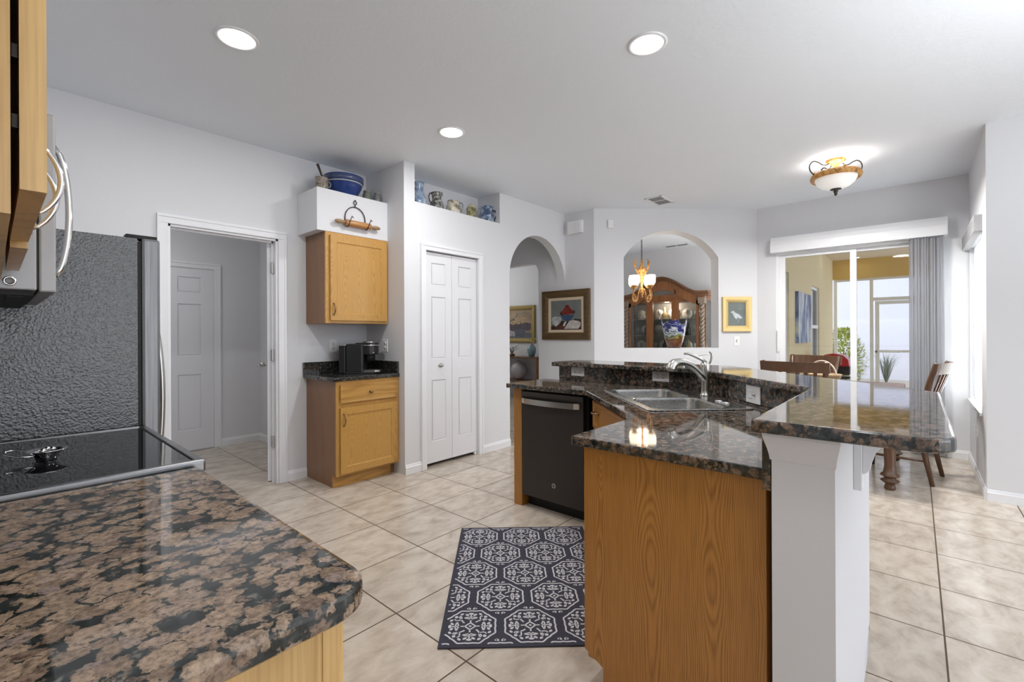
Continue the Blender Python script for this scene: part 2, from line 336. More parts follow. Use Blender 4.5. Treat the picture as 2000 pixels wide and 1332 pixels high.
def thing(name, label, cat, loc=(0, 0, 0), rz=0.0, group=None, kind=None):
    o = bpy.data.objects.new(name, None); C.objects.link(o); o.empty_display_size = 0.1
    o.location = loc; o.rotation_euler = (0, 0, rz); WM[o.name] = Matrix.Translation(loc) @ Matrix.Rotation(rz, 4, 'Z')
    return tag(o, label, cat, group, kind)
def obj(name, mb, mats, parent=None, world=False, smooth=None, label=None):
    # world=True: the mesh was drawn in room coordinates, bring it into its thing's own frame
    bm = mb.bm
    if world and parent is not None:
        p = parent; M = WM.get(p.name)
        if M is None: M = Matrix.Identity(4)
        bmesh.ops.transform(bm, matrix=M.inverted(), verts=bm.verts)
    bmesh.ops.recalc_face_normals(bm, faces=bm.faces)
    me = bpy.data.meshes.new(name); bm.to_mesh(me); bm.free()
    for m in (mats if isinstance(mats, (list, tuple)) else [mats]): me.materials.append(m)
    if smooth is not None:
        for p in me.polygons: p.use_smooth = smooth
    o = bpy.data.objects.new(name, me); C.objects.link(o)
    if parent is not None:
        o.parent = parent; WM[o.name] = WM.get(parent.name, Matrix.Identity(4))
    else: WM[o.name] = Matrix.Identity(4)
    if label: o['label'] = label
    return o
def recentre(o):
    # put a single-mesh thing's origin at its base
    me = o.data; xs = [v.co for v in me.vertices]
    c = Vector((sum(v.x for v in xs)/len(xs), sum(v.y for v in xs)/len(xs), min(v.z for v in xs)))
    me.transform(Matrix.Translation(-c)); o.location = c; WM[o.name] = Matrix.Translation(c); return o
def single(name, mb, mats, label, cat, group=None, kind=None, smooth=None, keep=False):
    o = obj(name, mb, mats, smooth=smooth)
    if not keep: recentre(o)
    return tag(o, label, cat, group, kind)
def struct(name, mb, mats, label, cat='wall'): return tag(obj(name, mb, mats), label, cat, kind='structure')
def dup(root, loc, rz, label=None, group=None):
    r = root.copy(); C.objects.link(r); r.location = loc; r.rotation_euler = (0, 0, rz)
    if label: r['label'] = label
    if group: r['group'] = group
    for ch in list(root.children):
        c = ch.copy(); C.objects.link(c); c.parent = r
        for g in list(ch.children):
            d = g.copy(); C.objects.link(d); d.parent = c
    return r
def arc(cx, cy, r, a0, a1, n=12): return [(cx+r*math.cos(a0+(a1-a0)*i/n), cy+r*math.sin(a0+(a1-a0)*i/n)) for i in range(n+1)]
def rrect(x0, x1, y0, y1, r, n=6):
    return arc(x1-r, y1-r, r, 0, PI/2, n)+arc(x0+r, y1-r, r, PI/2, PI, n)+arc(x0+r, y0+r, r, PI, 1.5*PI, n)+arc(x1-r, y0+r, r, 1.5*PI, 2*PI, n)
def bez(p0, p1, p2, p3, n=12):
    p0, p1, p2, p3 = map(Vector, (p0, p1, p2, p3))
    return [p0*(1-t)**3+p1*3*t*(1-t)**2+p2*3*t*t*(1-t)+p3*t**3 for t in [i/n for i in range(n+1)]]

# ------------------------------------------------------------------ materials
M = {}
M['wall'] = plaster('white_wall_paint', lin(220, 221, 224), 90, 0.16)
M['ceil'] = plaster('textured_ceiling_paint', lin(234, 239, 245), 42, 0.85)
M['trim'] = flat('white_trim_paint', lin(232, 233, 236), 0.35)
M['door'] = flat('white_door_paint', lin(226, 227, 231), 0.38)
M['floor'] = tile_floor('beige_floor_tile')
M['oak'] = cathedral('honey_oak', (0.52, 0.285, 0.072), (0.30, 0.14, 0.028), 0.38, 0.115, 170.0, 0.55)
M['oakh'] = wood('honey_oak_cross_grain', (0.50, 0.272, 0.068), (0.29, 0.135, 0.028), 0.38, 'X', 1.6)
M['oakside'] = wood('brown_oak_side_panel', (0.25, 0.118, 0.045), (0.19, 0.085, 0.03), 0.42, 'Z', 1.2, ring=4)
M['oakpanel'] = cathedral('amber_oak_veneer', (0.45, 0.205, 0.044), (0.20, 0.078, 0.014), 0.42, 0.185, 150.0, 0.8)
M['oaklight'] = wood('pale_oak', (0.60, 0.385, 0.15), (0.40, 0.23, 0.075), 0.40, 'Z', 1.8)
M['granite'] = granite('brown_speckled_granite')
M['granite2'] = granite('brown_speckled_granite_fine', cell=46.0, tan=(0.19, 0.13, 0.09), mid=(0.09, 0.06, 0.045), th=0.50)
M['granite3'] = granite('near_black_granite', cell=60.0, tan=(0.09, 0.07, 0.055), mid=(0.035, 0.028, 0.024), th=0.36, rough=0.03)
M['black'] = flat('matte_black', (0.006, 0.006, 0.006), 0.6)
M['blackgloss'] = flat('black_glass', (0.006, 0.006, 0.007), 0.035, spec=0.7)
M['fridge'] = pebble('textured_black_panel', (0.02, 0.02, 0.021), 0.2)
M['steel'] = brushed('brushed_steel', (0.20, 0.20, 0.203), 0.42, 'Z')
M['greysteel'] = flat('satin_grey_steel', (0.36, 0.36, 0.365), 0.45, 0.35)
M['steeltrim'] = brushed('brushed_steel_trim', (0.24, 0.24, 0.245), 0.3, 'X')
M['steelx'] = brushed('brushed_steel_sink', (0.50, 0.50, 0.48), 0.22, 'X')
M['chrome'] = flat('polished_chrome', (0.75, 0.75, 0.75), 0.08, 1.0)
M['nickel'] = flat('satin_nickel', (0.50, 0.49, 0.46), 0.28, 1.0)
M['slate'] = flat('slate_grey_steel', (0.055, 0.048, 0.043), 0.38, 0.55)
M['darkmetal'] = flat('dark_iron', (0.06, 0.055, 0.05), 0.45, 0.8)
M['brass'] = flat('aged_brass', (0.42, 0.27, 0.11), 0.3, 1.0)
M['gold'] = flat('gold_leaf', (0.60, 0.42, 0.16), 0.38, 0.75)
M['plastic'] = flat('white_plastic', lin(236, 236, 236), 0.35)
M['slot'] = flat('grey_plastic_slots', (0.22, 0.22, 0.22), 0.5)
M['lightglow'] = flat('lit_lamp_diffuser', (1, 1, 1), 0.5, emit=(1, 0.985, 0.96), es=7.0)
M['warmglow'] = flat('lit_warm_glass_shade', (1, 0.95, 0.85), 0.4, emit=(1.0, 0.86, 0.62), es=3.2)
M['glass'] = glass_pane('clear_window_glass', (0.98, 0.99, 0.985))
M['cabglass'] = glass_pane('cabinet_glass', (0.97, 0.98, 0.97), 0.8)
M['walnut'] = wood('dark_walnut', (0.17, 0.075, 0.03), (0.075, 0.03, 0.012), 0.35, 'Z', 2.0)
M['cherry'] = wood('carved_cherry', (0.26, 0.105, 0.035), (0.13, 0.045, 0.014), 0.32, 'Z', 2.0)
M['chairwood'] = wood('warm_brown_chair_wood', (0.10, 0.044, 0.017), (0.055, 0.022, 0.008), 0.35, 'Z', 2.5)
M['vinyl'] = flat('white_vinyl_frame', lin(235, 236, 238), 0.4)
M['alu'] = flat('bronze_grey_aluminium', (0.28, 0.29, 0.30), 0.4, 0.6)
M['stucco'] = plaster('yellow_stucco', lin(222, 209, 172), 60, 0.3, 0.85)
M['stuccobeam'] = plaster('ochre_stucco_beam', lin(205, 172, 96), 60, 0.3, 0.85)
M['clearglass'] = flat('drinking_glass', (0.9, 0.93, 0.9), 0.05, trans=0.9)
# ------------------------------------------------------------------ the setting
mb = MB(); mb.quad((-3.2, -8.6, 0), (6.42, -8.6, 0), (6.42, 7.0, 0), (-3.2, 7.0, 0)); mb.quad((6.42, 1.52, 0), (8.4, 1.52, 0), (8.4, 7.0, 0), (6.42, 7.0, 0))
struct('floor', mb, M['floor'], 'beige square ceramic tile floor with dark grout lines', 'floor')
mb = MB(); mb.box(-3.2, 6.42, -8.6, 7.0, ZC, ZC+0.1); mb.box(6.42, 8.4, 1.52, 7.0, ZC, ZC+0.1)
struct('ceiling', mb, M['ceil'], 'white knockdown textured kitchen ceiling', 'ceiling')
YA, YP, XP, XH, XS, YN, XN = 4.03, 3.405, 2.418, 4.90, 6.30, -0.39, 4.87
# left wall with the laundry doorway
mb = MB(); t = 0.12
mb.box(-0.42, 0.834, YA, YA+t, 0, ZC); mb.box(1.591, XP+0.117, YA, YA+t, 0, ZC); mb.box(0.834, 1.591, YA, YA+t, 2.052, ZC)
struct('wall_left', mb, M['wall'], 'white kitchen wall holding the laundry doorway')
mb = MB(); mb.box(-0.42, -0.30, 0.45, YA, 0, ZC)
struct('wall_range', mb, M['wall'], 'white wall behind range and refrigerator')
# pantry front with bifold opening, ledge niche and arched passage
mb = MB()
mb.box(XP, 2.535, YP, YA, 0, ZC)
mb.box(2.535, 2.650, YP, YP+t, 0, 2.455); mb.box(3.330, 3.667, YP, YP+t, 0, 2.455); mb.box(2.650, 3.330, YP, YP+t, 2.03, 2.455)
mb.box(2.535, 3.667, YP+t, 3.745, 2.43, 2.455); mb.box(2.535, 3.667, 3.745, 3.80, 2.43, ZC)
mb.box(3.667, 3.82, YP, YP+t, 0, ZC); mb.box(3.667, 3.787, YP+t, YA, 0, ZC)
mb.box(2.535, 3.667, YA-0.02, YA+0.1, 0, 2.43)
ac, ar, asp = 4.36, 0.54, 1.885
pts = [(ac-ar*math.cos(PI*i/28), asp+ar*math.sin(PI*i/28)) for i in range(29)]
for a, b in zip(pts, pts[1:]): mb.prism([a, b, (b[0], ZC), (a[0], ZC)], YP, YP+t, plane='XZ')
struct('wall_pantry', mb, M['wall'], 'white pantry wall with ledge niche above and arched passage')
mb = MB(); mb.box(1.755, XP, 3.665, YA, 2.11, 2.46)
struct('wall_soffit', mb, M['wall'], 'white boxed soffit ledge above the small oak wall cabinet')
# hall wall (picture wall) and foyer opening
mb = MB(); mb.box(XH, XH+0.12, 2.97, 3.84, 0, ZC)
for i in range(8):   # rounded upper corner of the foyer opening
    a0, a1 = PI/2*i/8, PI/2*(i+1)/8; r = 0.12
    q0 = (3.84+r-r*math.cos(a0), 2.21-r+r*math.sin(a0)); q1 = (3.84+r-r*math.cos(a1), 2.21-r+r*math.sin(a1))
    mb.prism([q0, q1, (q1[0], ZC), (q0[0], ZC)], XH, XH+0.12, plane='YZ')
mb.box(XH, XH+0.12, 3.96, 5.6, 2.21, ZC); mb.box(XH, XH+0.12, 5.6, 7.0, 0, ZC)
struct('wall_hall', mb, M['wall'], 'grey shaded hall wall beside the arched passage')
mb = MB(); mb.box(3.667, XH, 5.60, 5.72, 0, ZC)
struct('wall_hall_end', mb, M['wall'], 'white end wall of the hall behind the arch')
mb = MB(); mb.box(7.0, 7.12, 4.75, 7.0, 0, ZC)
struct('wall_foyer', mb, M['wall'], 'white foyer wall behind the console table')
mb = MB(); mb.box(6.1, 8.4, 4.63, 4.75, 0, ZC)
struct('wall_dining_left', mb, M['wall'], 'white dining room side wall towards the foyer')
mb = MB(); mb.box(8.2, 8.32, 1.52, 4.63, 0, ZC)
struct('wall_dining', mb, M['wall'], 'white dining room wall behind the china cabinet')
mb = MB(); mb.box(-3.2, 7.2, 6.9, 7.0, 0, ZC)
struct('wall_foyer_end', mb, M['wall'], 'white far end wall of the foyer')
# angled wall with the arched pass-through
A = Vector((4.900, 2.970)); B = Vector((6.300, 1.483)); LA = (B-A).length
MA = Matrix.Translation((A.x, A.y, 0)) @ Matrix.Rotation(math.atan2(B.y-A.y, B.x-A.x), 4, 'Z')
mb = MB(); mb.M = MA; u0, u1, sill, spr, top, ta = 0.368, 1.553, 1.065, 2.185, 2.520, 0.20
mb.box(0, u0, 0, ta, 0, ZC); mb.box(u1, LA+0.1, 0, ta, 0, ZC); mb.box(u0, u1, 0, ta, 0, sill)
rise = top-spr; cR = ((u1-u0)**2/4+rise**2)/(2*rise); cu = (u0+u1)/2; cz = top-cR; hang = math.asin((u1-u0)/2/cR)
pts = [(cu+cR*math.sin(-hang+2*hang*i/24), cz+cR*math.cos(-hang+2*hang*i/24)) for i in range(25)]
for a, b in zip(pts, pts[1:]): mb.prism([a, b, (b[0], ZC), (a[0], ZC)], 0, ta, plane='XZ')
struct('wall_angled', mb, M['wall'], 'white angled wall with arched pass-through to dining room')
# sliding door wall, nook wall with window, return wall
mb = MB(); ys0, ys1, zs = -0.21, 1.275, 2.21
mb.box(XS, XS+0.12, YN-0.12, ys0, 0, ZC); mb.box(XS, XS+0.12, ys1, 1.60, 0, ZC); mb.box(XS, XS+0.12, ys0, ys1, zs, ZC)
struct('wall_slider', mb, M['wall'], 'white breakfast nook wall around the glass sliding door')
mb = MB(); xw0, xw1, zw0, zw1 = 5.19, 6.27, 0.60, 2.06
mb.box(XN, xw0, YN-0.16, YN, 0, ZC); mb.box(xw1, XS+0.12, YN-0.16, YN, 0, ZC); mb.box(xw0, xw1, YN-0.16, YN, 0, zw0); mb.box(xw0, xw1, YN-0.16, YN, zw1, ZC)
struct('wall_nook', mb, M['wall'], 'white breakfast nook side wall with the bright window')
mb = MB(); mb.box(XN, XN+0.12, -8.6, YN-0.16, 0, ZC)
struct('wall_return', mb, M['wall'], 'white return wall at the right edge of the kitchen')
mb = MB()
mb.box(-3.2, -1.3, -8.6, -8.48, 0, ZC); mb.box(4.5, XN, -8.6, -8.48, 0, ZC); mb.box(-1.3, 4.5, -8.6, -8.48, 2.5, ZC); mb.box(-1.3, 4.5, -8.6, -8.48, 0, 0.15)
struct('wall_family', mb, M['wall'], 'white family room wall with wide glazing behind the viewer')
mb = MB(); mb.box(-1.5, -1.38, -8.6, 0.57, 0, ZC); mb.box(-1.5, -0.42, 0.45, 0.57, 0, ZC)
struct('wall_family_side', mb, M['wall'], 'white family room side wall behind the viewer')
# laundry room
mb = MB(); mb.box(0.0, 2.3, 5.87, 5.99, 0, ZC)
struct('wall_laundry', mb, M['wall'], 'grey shaded back wall of the laundry room')
mb = MB(); mb.box(2.11, 2.23, YA+t, 5.87, 0, ZC); mb.box(0.0, 0.12, YA+t, 5.87, 0, ZC)
struct('wall_laundry_side', mb, M['wall'], 'grey shaded side walls of the laundry room')

# trim: casings and baseboards
def casing(name, label, x0, x1, ztop, y, wdt=0.065, d=0.018):
    mb = MB()
    for a, b in ((x0-wdt, x0), (x1, x1+wdt)):
        mb.box(a, b, y-d, y, 0, ztop, 0.003)
        e = a if a < x0 else b; s_ = 1 if a < x0 else -1
        mb.box(min(e, e+s_*0.02), max(e, e+s_*0.02), y-d-0.006, y-d+0.002, 0, ztop+wdt-0.0205, 0.002)
    mb.box(x0-wdt, x1+wdt, y-d, y, ztop, ztop+wdt, 0.003); mb.box(x0-wdt, x1+wdt, y-d-0.006, y-d+0.002, ztop+wdt-0.02, ztop+wdt, 0.002)
    return struct(name, mb, M['trim'], label, 'door trim')
casing('trim_1', 'white moulded casing around the open laundry doorway', 0.834, 1.591, 2.052, YA)
mb = MB(); mb.box(0.834, 0.850, YA, YA+t, 0, 2.052); mb.box(1.575, 1.591, YA, YA+t, 0, 2.052); mb.box(0.834, 1.591, YA, YA+t, 2.036, 2.052)
mb.box(0.85, 0.862, YA+0.055, YA+0.075, 0, 2.036); mb.box(0.85, 1.575, YA+0.055, YA+0.075, 2.024, 2.036); mb.box(1.563, 1.575, YA+0.055, YA+0.075, 0, 2.036)
struct('trim_2', mb, M['trim'], 'white door jamb inside the laundry doorway', 'door trim')
casing('trim_3', 'white moulded casing around the pantry bifold door', 2.650, 3.330, 2.03, YP, 0.058)
casing('trim_4', 'white casing around the six panel door inside the laundry', 0.86, 1.630, 1.975, 5.87)
BH = 0.085
def base(name, label, segs):
    mb = MB()
    for (x0, y0), (x1, y1) in segs:
        d = Vector((x1-x0, y1-y0)); L = d.length; mb.M = T(x0, y0, 0, math.atan2(d.y, d.x))
        mb.prism([(0, 0), (-0.014, 0), (-0.014, BH*0.72), (-0.010, BH*0.8), (-0.007, BH*0.95), (-0.004, BH), (0, BH)], 0, L, plane='YZ')
    mb.M = Matrix.Identity(4)
    return struct(name, mb, M['trim'], label, 'baseboard')
base('baseboard_left', 'white baseboard between doorway casing and small oak cabinet', [((1.656, YA), (1.826, YA))])
base('baseboard_pantry', 'white baseboard along the pantry wall', [((XP, YP), (2.592, YP)), ((3.388, YP), (3.82, YP))])
base('baseboard_hall', 'white baseboard below the framed still life', [((XH, 3.84), (XH, 2.97))])
base('baseboard_angled', 'white baseboard under the arched pass-through', [(tuple(A), tuple(B))])
base('baseboard_slider', 'white baseboard right of the glass sliding door', [((XS, ys0-0.02), (XS, YN)), ((XS, 1.483), (XS, ys1+0.02))])
base('baseboard_nook', 'white baseboard below the nook window', [((XS, YN), (XN, YN))])
base('baseboard_return', 'white baseboard at the right edge of the kitchen', [((XN, YN), (XN, -8.4))])
base('baseboard_laundry', 'white baseboard inside the laundry room', [((1.695, 5.87), (2.11, 5.87)), ((2.11, 5.87), (2.11, YA+t))])

# nook window, sliding door
w = thing('window_1', 'bright white framed window in the nook wall at right', 'window', (5.73, YN-0.1, zw0), kind='structure')
mb = MB(); fw = 0.04
mb.box(xw0, xw0+fw, YN-0.15, YN-0.10, zw0, zw1); mb.box(xw1-fw, xw1, YN-0.15, YN-0.10, zw0, zw1); mb.box(xw0+fw, xw1-fw, YN-0.15, YN-0.10, zw0, zw0+fw); mb.box(xw0+fw, xw1-fw, YN-0.15, YN-0.10, zw1-fw, zw1); mb.box(xw0+fw, xw1-fw, YN-0.15, YN-0.10, 1.30, 1.34)
mb.box(xw0-0.01, xw1+0.01, YN-0.10, YN+0.015, zw0-0.02, zw0+0.004)
obj('window_frame', mb, M['vinyl'], w, True)
mb = MB(); mb.box(xw0+fw, xw1-fw, YN-0.128, YN-0.122, zw0+fw, zw1-fw); obj('pane', mb, M['glass'], w, True)
sh = thing('window_blind', 'white cloth shade with grey headrail in the nook window at right', 'blind', (5.73, YN+0.02, 1.98))
mb = MB(); mb.box(5.12, xw1+0.01, YN, YN+0.05, 2.04, 2.17, 0.004)
for k in range(6): mb.box(5.125, xw1+0.005, YN+0.002, YN+0.052, 2.05+k*0.018, 2.058+k*0.018)
obj('headrail', mb, flat('grey_blind_fabric', lin(178, 178, 180), 0.7), sh, True)
mb = MB(); mb.box(xw0+0.004, xw1-0.004, YN-0.035, YN-0.032, 0.625, 2.05); obj('shade_cloth', mb, translucent('white_shade_cloth', (0.9, 0.9, 0.9), 0.6, 0.1), sh, True)
sl = thing('sliding_door', 'white framed glass sliding door opening to the lanai', 'sliding door', (XS+0.06, 0.53, 0))
mb = MB()
mb.box(XS+0.01, XS+0.11, ys1-0.035, ys1, 0, zs); mb.box(XS+0.01, XS+0.11, ys0, ys0+0.035, 0, zs); mb.box(XS+0.01, XS+0.11, ys0+0.035, ys1-0.035, zs-0.03, zs); mb.box(XS+0.01, XS+0.11, ys0+0.035, ys1-0.035, 0, 0.025)
obj('door_frame', mb, M['vinyl'], sl, True)
for nm, ya, yb, xa in (('door_panel', 0.494, ys1-0.035, XS+0.03), ('door_panel', ys0+0.035, 0.553, XS+0.065)):
    mb = MB(); s_ = 0.058
    for (q0, q1) in ((ya, ya+s_), (yb-s_, yb)): mb.box(xa, xa+0.03, q0, q1, 0.026, zs-0.031, 0.003)
    mb.box(xa+0.001, xa+0.029, ya+s_, yb-s_, 0.026, 0.11); mb.box(xa+0.001, xa+0.029, ya+s_, yb-s_, zs-0.06, zs-0.031)
    p = obj(nm, mb, M['vinyl'], sl, True)
    mb = MB(); mb.box(xa+0.012, xa+0.018, ya+s_, yb-s_, 0.11, zs-0.06); obj('pane', mb, M['glass'], p, True)
mb = MB(); mb.box(XS-0.012, XS+0.02, ys1-0.03, ys1-0.008, 1.02, 1.28, 0.004); obj('door_handle', mb, M['plastic'], sl, True)
vb = thing('vertical_blind', 'translucent grey vertical blind stacked at the right of the sliding door', 'blind', (XS-0.06, 0, 0.03))
mb = MB(); mb.prism([(XS-0.13, 2.205), (XS-0.13, 2.30), (XS-0.118, 2.345), (XS-0.10, 2.385), (XS, 2.385), (XS, 2.205)], -0.235, 1.31, plane='XZ')
obj('valance', mb, M['trim'], vb, True)
mb = MB(); mb.box(XS-0.135, XS-0.128, -0.234, 1.309, 2.222, 2.232); mb.box(XS-0.135, XS-0.128, -0.234, 1.309, 2.203, 2.210); obj('valance_trim', mb, M['vinyl'], vb, True)
vmat = translucent('grey_vinyl_slat', lin(200, 201, 205), 0.45, 0.42)
for k in range(11):
    mb = MB(); y = -0.195+k*0.0235; mb.M = T(XS-0.06, y, 0, 0.35+0.08*((k*7) % 5)); n = 4
    pr = [(-0.043+0.086*i/n, 0.006*math.sin(PI*i/n)) for i in range(n+1)]
    mb.prism(pr+[(a, b-0.0012) for a, b in reversed(pr)], 0.03, 2.22); obj('slat', mb, vmat, vb, True)
# ------------------------------------------------------------------ doors
six = lambda w: [(0.115, w/2-0.05, 1.70, 1.87), (w/2+0.05, w-0.115, 1.70, 1.87), (0.115, w/2-0.05, 1.02, 1.58), (w/2+0.05, w-0.115, 1.02, 1.58), (0.115, w/2-0.05, 0.22, 0.82), (w/2+0.05, w-0.115, 0.22, 0.82)]
STEPS = [(0.012, 0.010), (0.028, 0.010), (0.014, 0.003)]
d = thing('door_1', 'white six panel door on the laundry back wall', 'door', (1.245, 5.88, 0.01), kind='structure')
mb = MB(); mb.M = T(0.862, 5.862, 0.008); mb.panelled(0.766, 1.965, 0.035, six(0.766), STEPS); obj('door_leaf', mb, M['door'], d, True)
d = thing('door_2', 'white laundry door standing open, seen edge on in the doorway', 'door', (1.56, YA+0.08, 0.01), kind='structure')
mb = MB(); mb.M = T(1.574, YA+0.085, 0.008, math.radians(69)); mb.panelled(0.715, 2.02, 0.035, six(0.715), STEPS)
obj('door_leaf', mb, M['door'], d, True)
for z in (0.345, 1.075, 1.815):
    mb = MB(); mb.box(1.560, 1.590, YA+0.040, YA+0.079, z-0.048, z+0.048, 0.004); mb.cyl((1.577, YA+0.072, z-0.052), (1.577, YA+0.072, z+0.052), 0.007, seg=10)
    obj('hinge', mb, M['nickel'], d, True)
mb = MB()
for s_ in (-1, 1):
    c0 = Vector((1.574, YA+0.085, 0.96)) + Vector((0.359, 0.934, 0))*0.655 + Vector((-0.934, 0.359, 0))*0.0175; nv = Vector((-0.934, 0.359, 0))*s_
    mb.cyl(c0+nv*0.0175, c0+nv*0.05, 0.012); mb.lathe([(0, -0.024), (0.02, -0.018), (0.026, 0), (0.02, 0.018), (0, 0.024)], c0+nv*0.065, 16)
obj('door_knob', mb, M['nickel'], d, True)
d = thing('door_3', 'white four panel bifold pantry door with a round knob', 'door', (2.99, YP+0.04, 0.03), kind='structure')
lw = 0.338
for k in range(2):
    R = [(0.105 if k == 0 else 0.03, lw-0.05 if k == 0 else lw-0.10, a, b) for a, b in ((1.68, 1.90), (1.02, 1.56), (0.22, 0.80))]
    R = [(0.085, lw-0.075, a, b) for a, b in ((1.68, 1.89), (0.98, 1.57), (0.20, 0.78))]
    mb = MB(); mb.M = T(2.652+k*(lw+0.002), YP+0.022, 0.035); mb.panelled(lw-0.002, 1.985, 0.03, R, [(0.010, 0.009), (0.020, 0.009), (0.012, 0.003)]); obj('door_leaf', mb, M['door'], d, True)
mb = MB(); mb.M = T(2.843, YP+0.022, 0.95) @ Matrix.Rotation(PI/2, 4, 'X'); mb.lathe([(0.020, 0), (0.020, 0.003), (0.007, 0.006), (0.007, 0.016), (0.016, 0.020), (0.018, 0.028), (0.012, 0.036), (0, 0.038)], seg=20)
obj('door_knob', mb, M['nickel'], d, True)
mb = MB(); mb.box(3.295, 3.32, YP+0.02, YP+0.05, 0.003, 0.030, 0.004); obj('floor_pivot', mb, M['plastic'], d, True)

# ------------------------------------------------------------------ cabinets
def pull(L=0.096, proj=0.028, r=0.0045):
    # arched bow pull along local z, standing off towards -y
    mb = MB(); pts = [(0, 0, 0)]+[(0, -proj*math.sin(PI*t)**0.6, L*t) for t in [i/14 for i in range(1, 14)]]+[(0, 0, L)]
    mb.tube(pts, lambda t: r*(0.8+0.5*math.sin(PI*t)), 8)
    for z in (0, L): mb.M = T(0, 0, z) @ Matrix.Rotation(PI/2, 4, 'X'); mb.lathe([(0.008, -0.001), (0.008, 0.004), (0.005, 0.007)], seg=12)
    mb.M = Matrix.Identity(4); return mb
def cab_door(parent, w, h, x, y, z, rz=0.0, stile=0.055, handle=None, mat='oak', world=True, t=0.019):
    mb = MB(); mb.M = T(x, y, z, rz); mb.panelled(w, h, t, [(stile, w-stile, stile, h-stile)], [(0.007, 0.006), (0.004, 0.007)])
    dd = obj('door', mb, M[mat], parent, world)
    if handle:
        hx, hz, hm, hrot = handle
        mb = pull(); X = T(x, y, z, rz) @ T(hx, 0.0, hz) @ Matrix.Rotation(hrot, 4, 'Y'); bmesh.ops.transform(mb.bm, matrix=X, verts=mb.bm.verts)
        obj('handle', mb, M[hm], dd, world)
    return dd
M['doorbrass'] = flat('antique_brass_pull', (0.30, 0.19, 0.09), 0.3, 1.0)
# small wall cabinet
c = thing('wall_cabinet', 'small honey oak wall cabinet under the white soffit, left of the bifold pantry door', 'cabinet', (2.12, 3.86, 1.345))
x0, x1, yf, z0, z1 = 1.828, XP-0.002, 3.685, 1.345, 2.108
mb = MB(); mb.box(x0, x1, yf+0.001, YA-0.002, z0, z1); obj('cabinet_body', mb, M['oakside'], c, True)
mb = MB(); fs = 0.038
mb.box(x0-0.002, x0+fs, yf-0.018, yf, z0-0.001, z1); mb.box(x1-fs, x1, yf-0.018, yf, z0-0.001, z1); mb.box(x0+fs, x1-fs, yf-0.018, yf, z0-0.001, z0+0.035); mb.box(x0+fs, x1-fs, yf-0.018, yf, z1-0.04, z1)
obj('face_frame', mb, M['oak'], c, True)
cab_door(c, x1-x0-0.048, z1-z0-0.05, x0+0.032, yf-0.038, z0+0.024, handle=(0.026, 0.045, 'doorbrass', 0))
# small base cabinet
c = thing('base_cabinet', 'small honey oak base cabinet under the black coffee maker', 'cabinet', (2.12, 3.77, 0))
yf = 3.515; z1 = 0.868
mb = MB(); mb.prism([(yf, 0.10), (yf, z1), (YA-0.002, z1), (YA-0.002, 0), (yf+0.0, 0)], x0, x1, plane='YZ') if False else mb.box(x0, x1, yf+0.001, YA-0.002, 0.10, z1)
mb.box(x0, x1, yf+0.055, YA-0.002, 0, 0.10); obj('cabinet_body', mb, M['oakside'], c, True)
mb = MB(); mb.box(x0-0.001, x1-0.05, yf+0.04, yf+0.056, 0, 0.10); obj('toe_kick', mb, M['oakh'], c, True)
mb = MB()
mb.box(x0-0.002, x0+fs, yf-0.018, yf, 0.10, z1); mb.box(x1-fs, x1, yf-0.018, yf, 0.10, z1); mb.box(x0+fs, x1-fs, yf-0.018, yf, 0.10, 0.135); mb.box(x0+fs, x1-fs, yf-0.018, yf, z1-0.03, z1); mb.box(x0+fs, x1-fs, yf-0.018, yf, 0.645, 0.685)
obj('face_frame', mb, M['oak'], c, True)
mb = MB(); mb.M = T(x0+0.026, yf-0.038, 0.690); mb.panelled(x1-x0-0.052, 0.150, 0.019, [(0.012, x1-x0-0.064, 0.012, 0.138)], [(0.006, 0.002)])
dr = obj('drawer', mb, M['oakh'], c, True)
mb = MB(); mb.M = T((x0+x1)/2, yf-0.038, 0.765) @ Matrix.Rotation(PI/2, 4, 'X'); mb.lathe([(0.009, 0), (0.006, 0.006), (0.006, 0.014), (0.015, 0.018), (0.015, 0.024), (0.008, 0.028), (0, 0.029)], seg=18); obj('knob', mb, M['doorbrass'], dr, True)
cab_door(c, x1-x0-0.052, 0.535, x0+0.026, yf-0.038, 0.118, handle=(0.028, 0.39, 'doorbrass', 0))
ct = thing('worktop', 'small dark granite worktop with upstand holding the coffee maker', 'worktop', (2.1, 3.75, 0.87))
mb = MB(); mb.prism([(1.795, YA-0.002), (1.795, 3.478), (XP-0.001, 3.478), (XP-0.001, YA-0.002)], 0.870, 0.902, bev=0.007); obj('slab', mb, M['granite3'], ct, True)
mb = MB(); mb.box(1.795, XP-0.021, YA-0.022, YA-0.002, 0.902, 1.006, 0.002); mb.box(XP-0.021, XP-0.001, 3.49, YA-0.002, 0.902, 1.006, 0.002); obj('upstand', mb, M['granite3'], ct, True)

# peninsula foreground run: base cabinet, worktop, range, fridge, microwave, upper cabinet
c = thing('base_cabinet', 'pale oak base cabinet end under the foreground granite worktop', 'cabinet', (0.0, 1.0, 0))
mb = MB(); mb.box(-0.298, 0.295, 0.606, 1.415, 0.10, 0.862); mb.box(-0.298, 0.24, 0.606, 1.415, 0, 0.10); obj('cabinet_body', mb, M['oaklight'], c, True)
mb = MB(); mb.box(0.295, 0.315, 0.604, 1.415, 0.10, 0.862); obj('face_frame', mb, M['oaklight'], c, True)
for k in range(2):
    cab_door(c, 0.385, 0.545, 0.334, 0.62+k*0.40, 0.12, PI/2, handle=(0.03 if k else 0.355, 0.41, 'nickel', 0), mat='oaklight')
    mb = MB(); mb.box(0.315, 0.334, 0.62+k*0.40, 1.005+k*0.40, 0.69, 0.84, 0.004); dr = obj('drawer', mb, M['oaklight'], c, True)
ct = thing('worktop', 'large foreground granite worktop with rounded corner beside the range', 'worktop', (0.02, 1.0, 0.865))
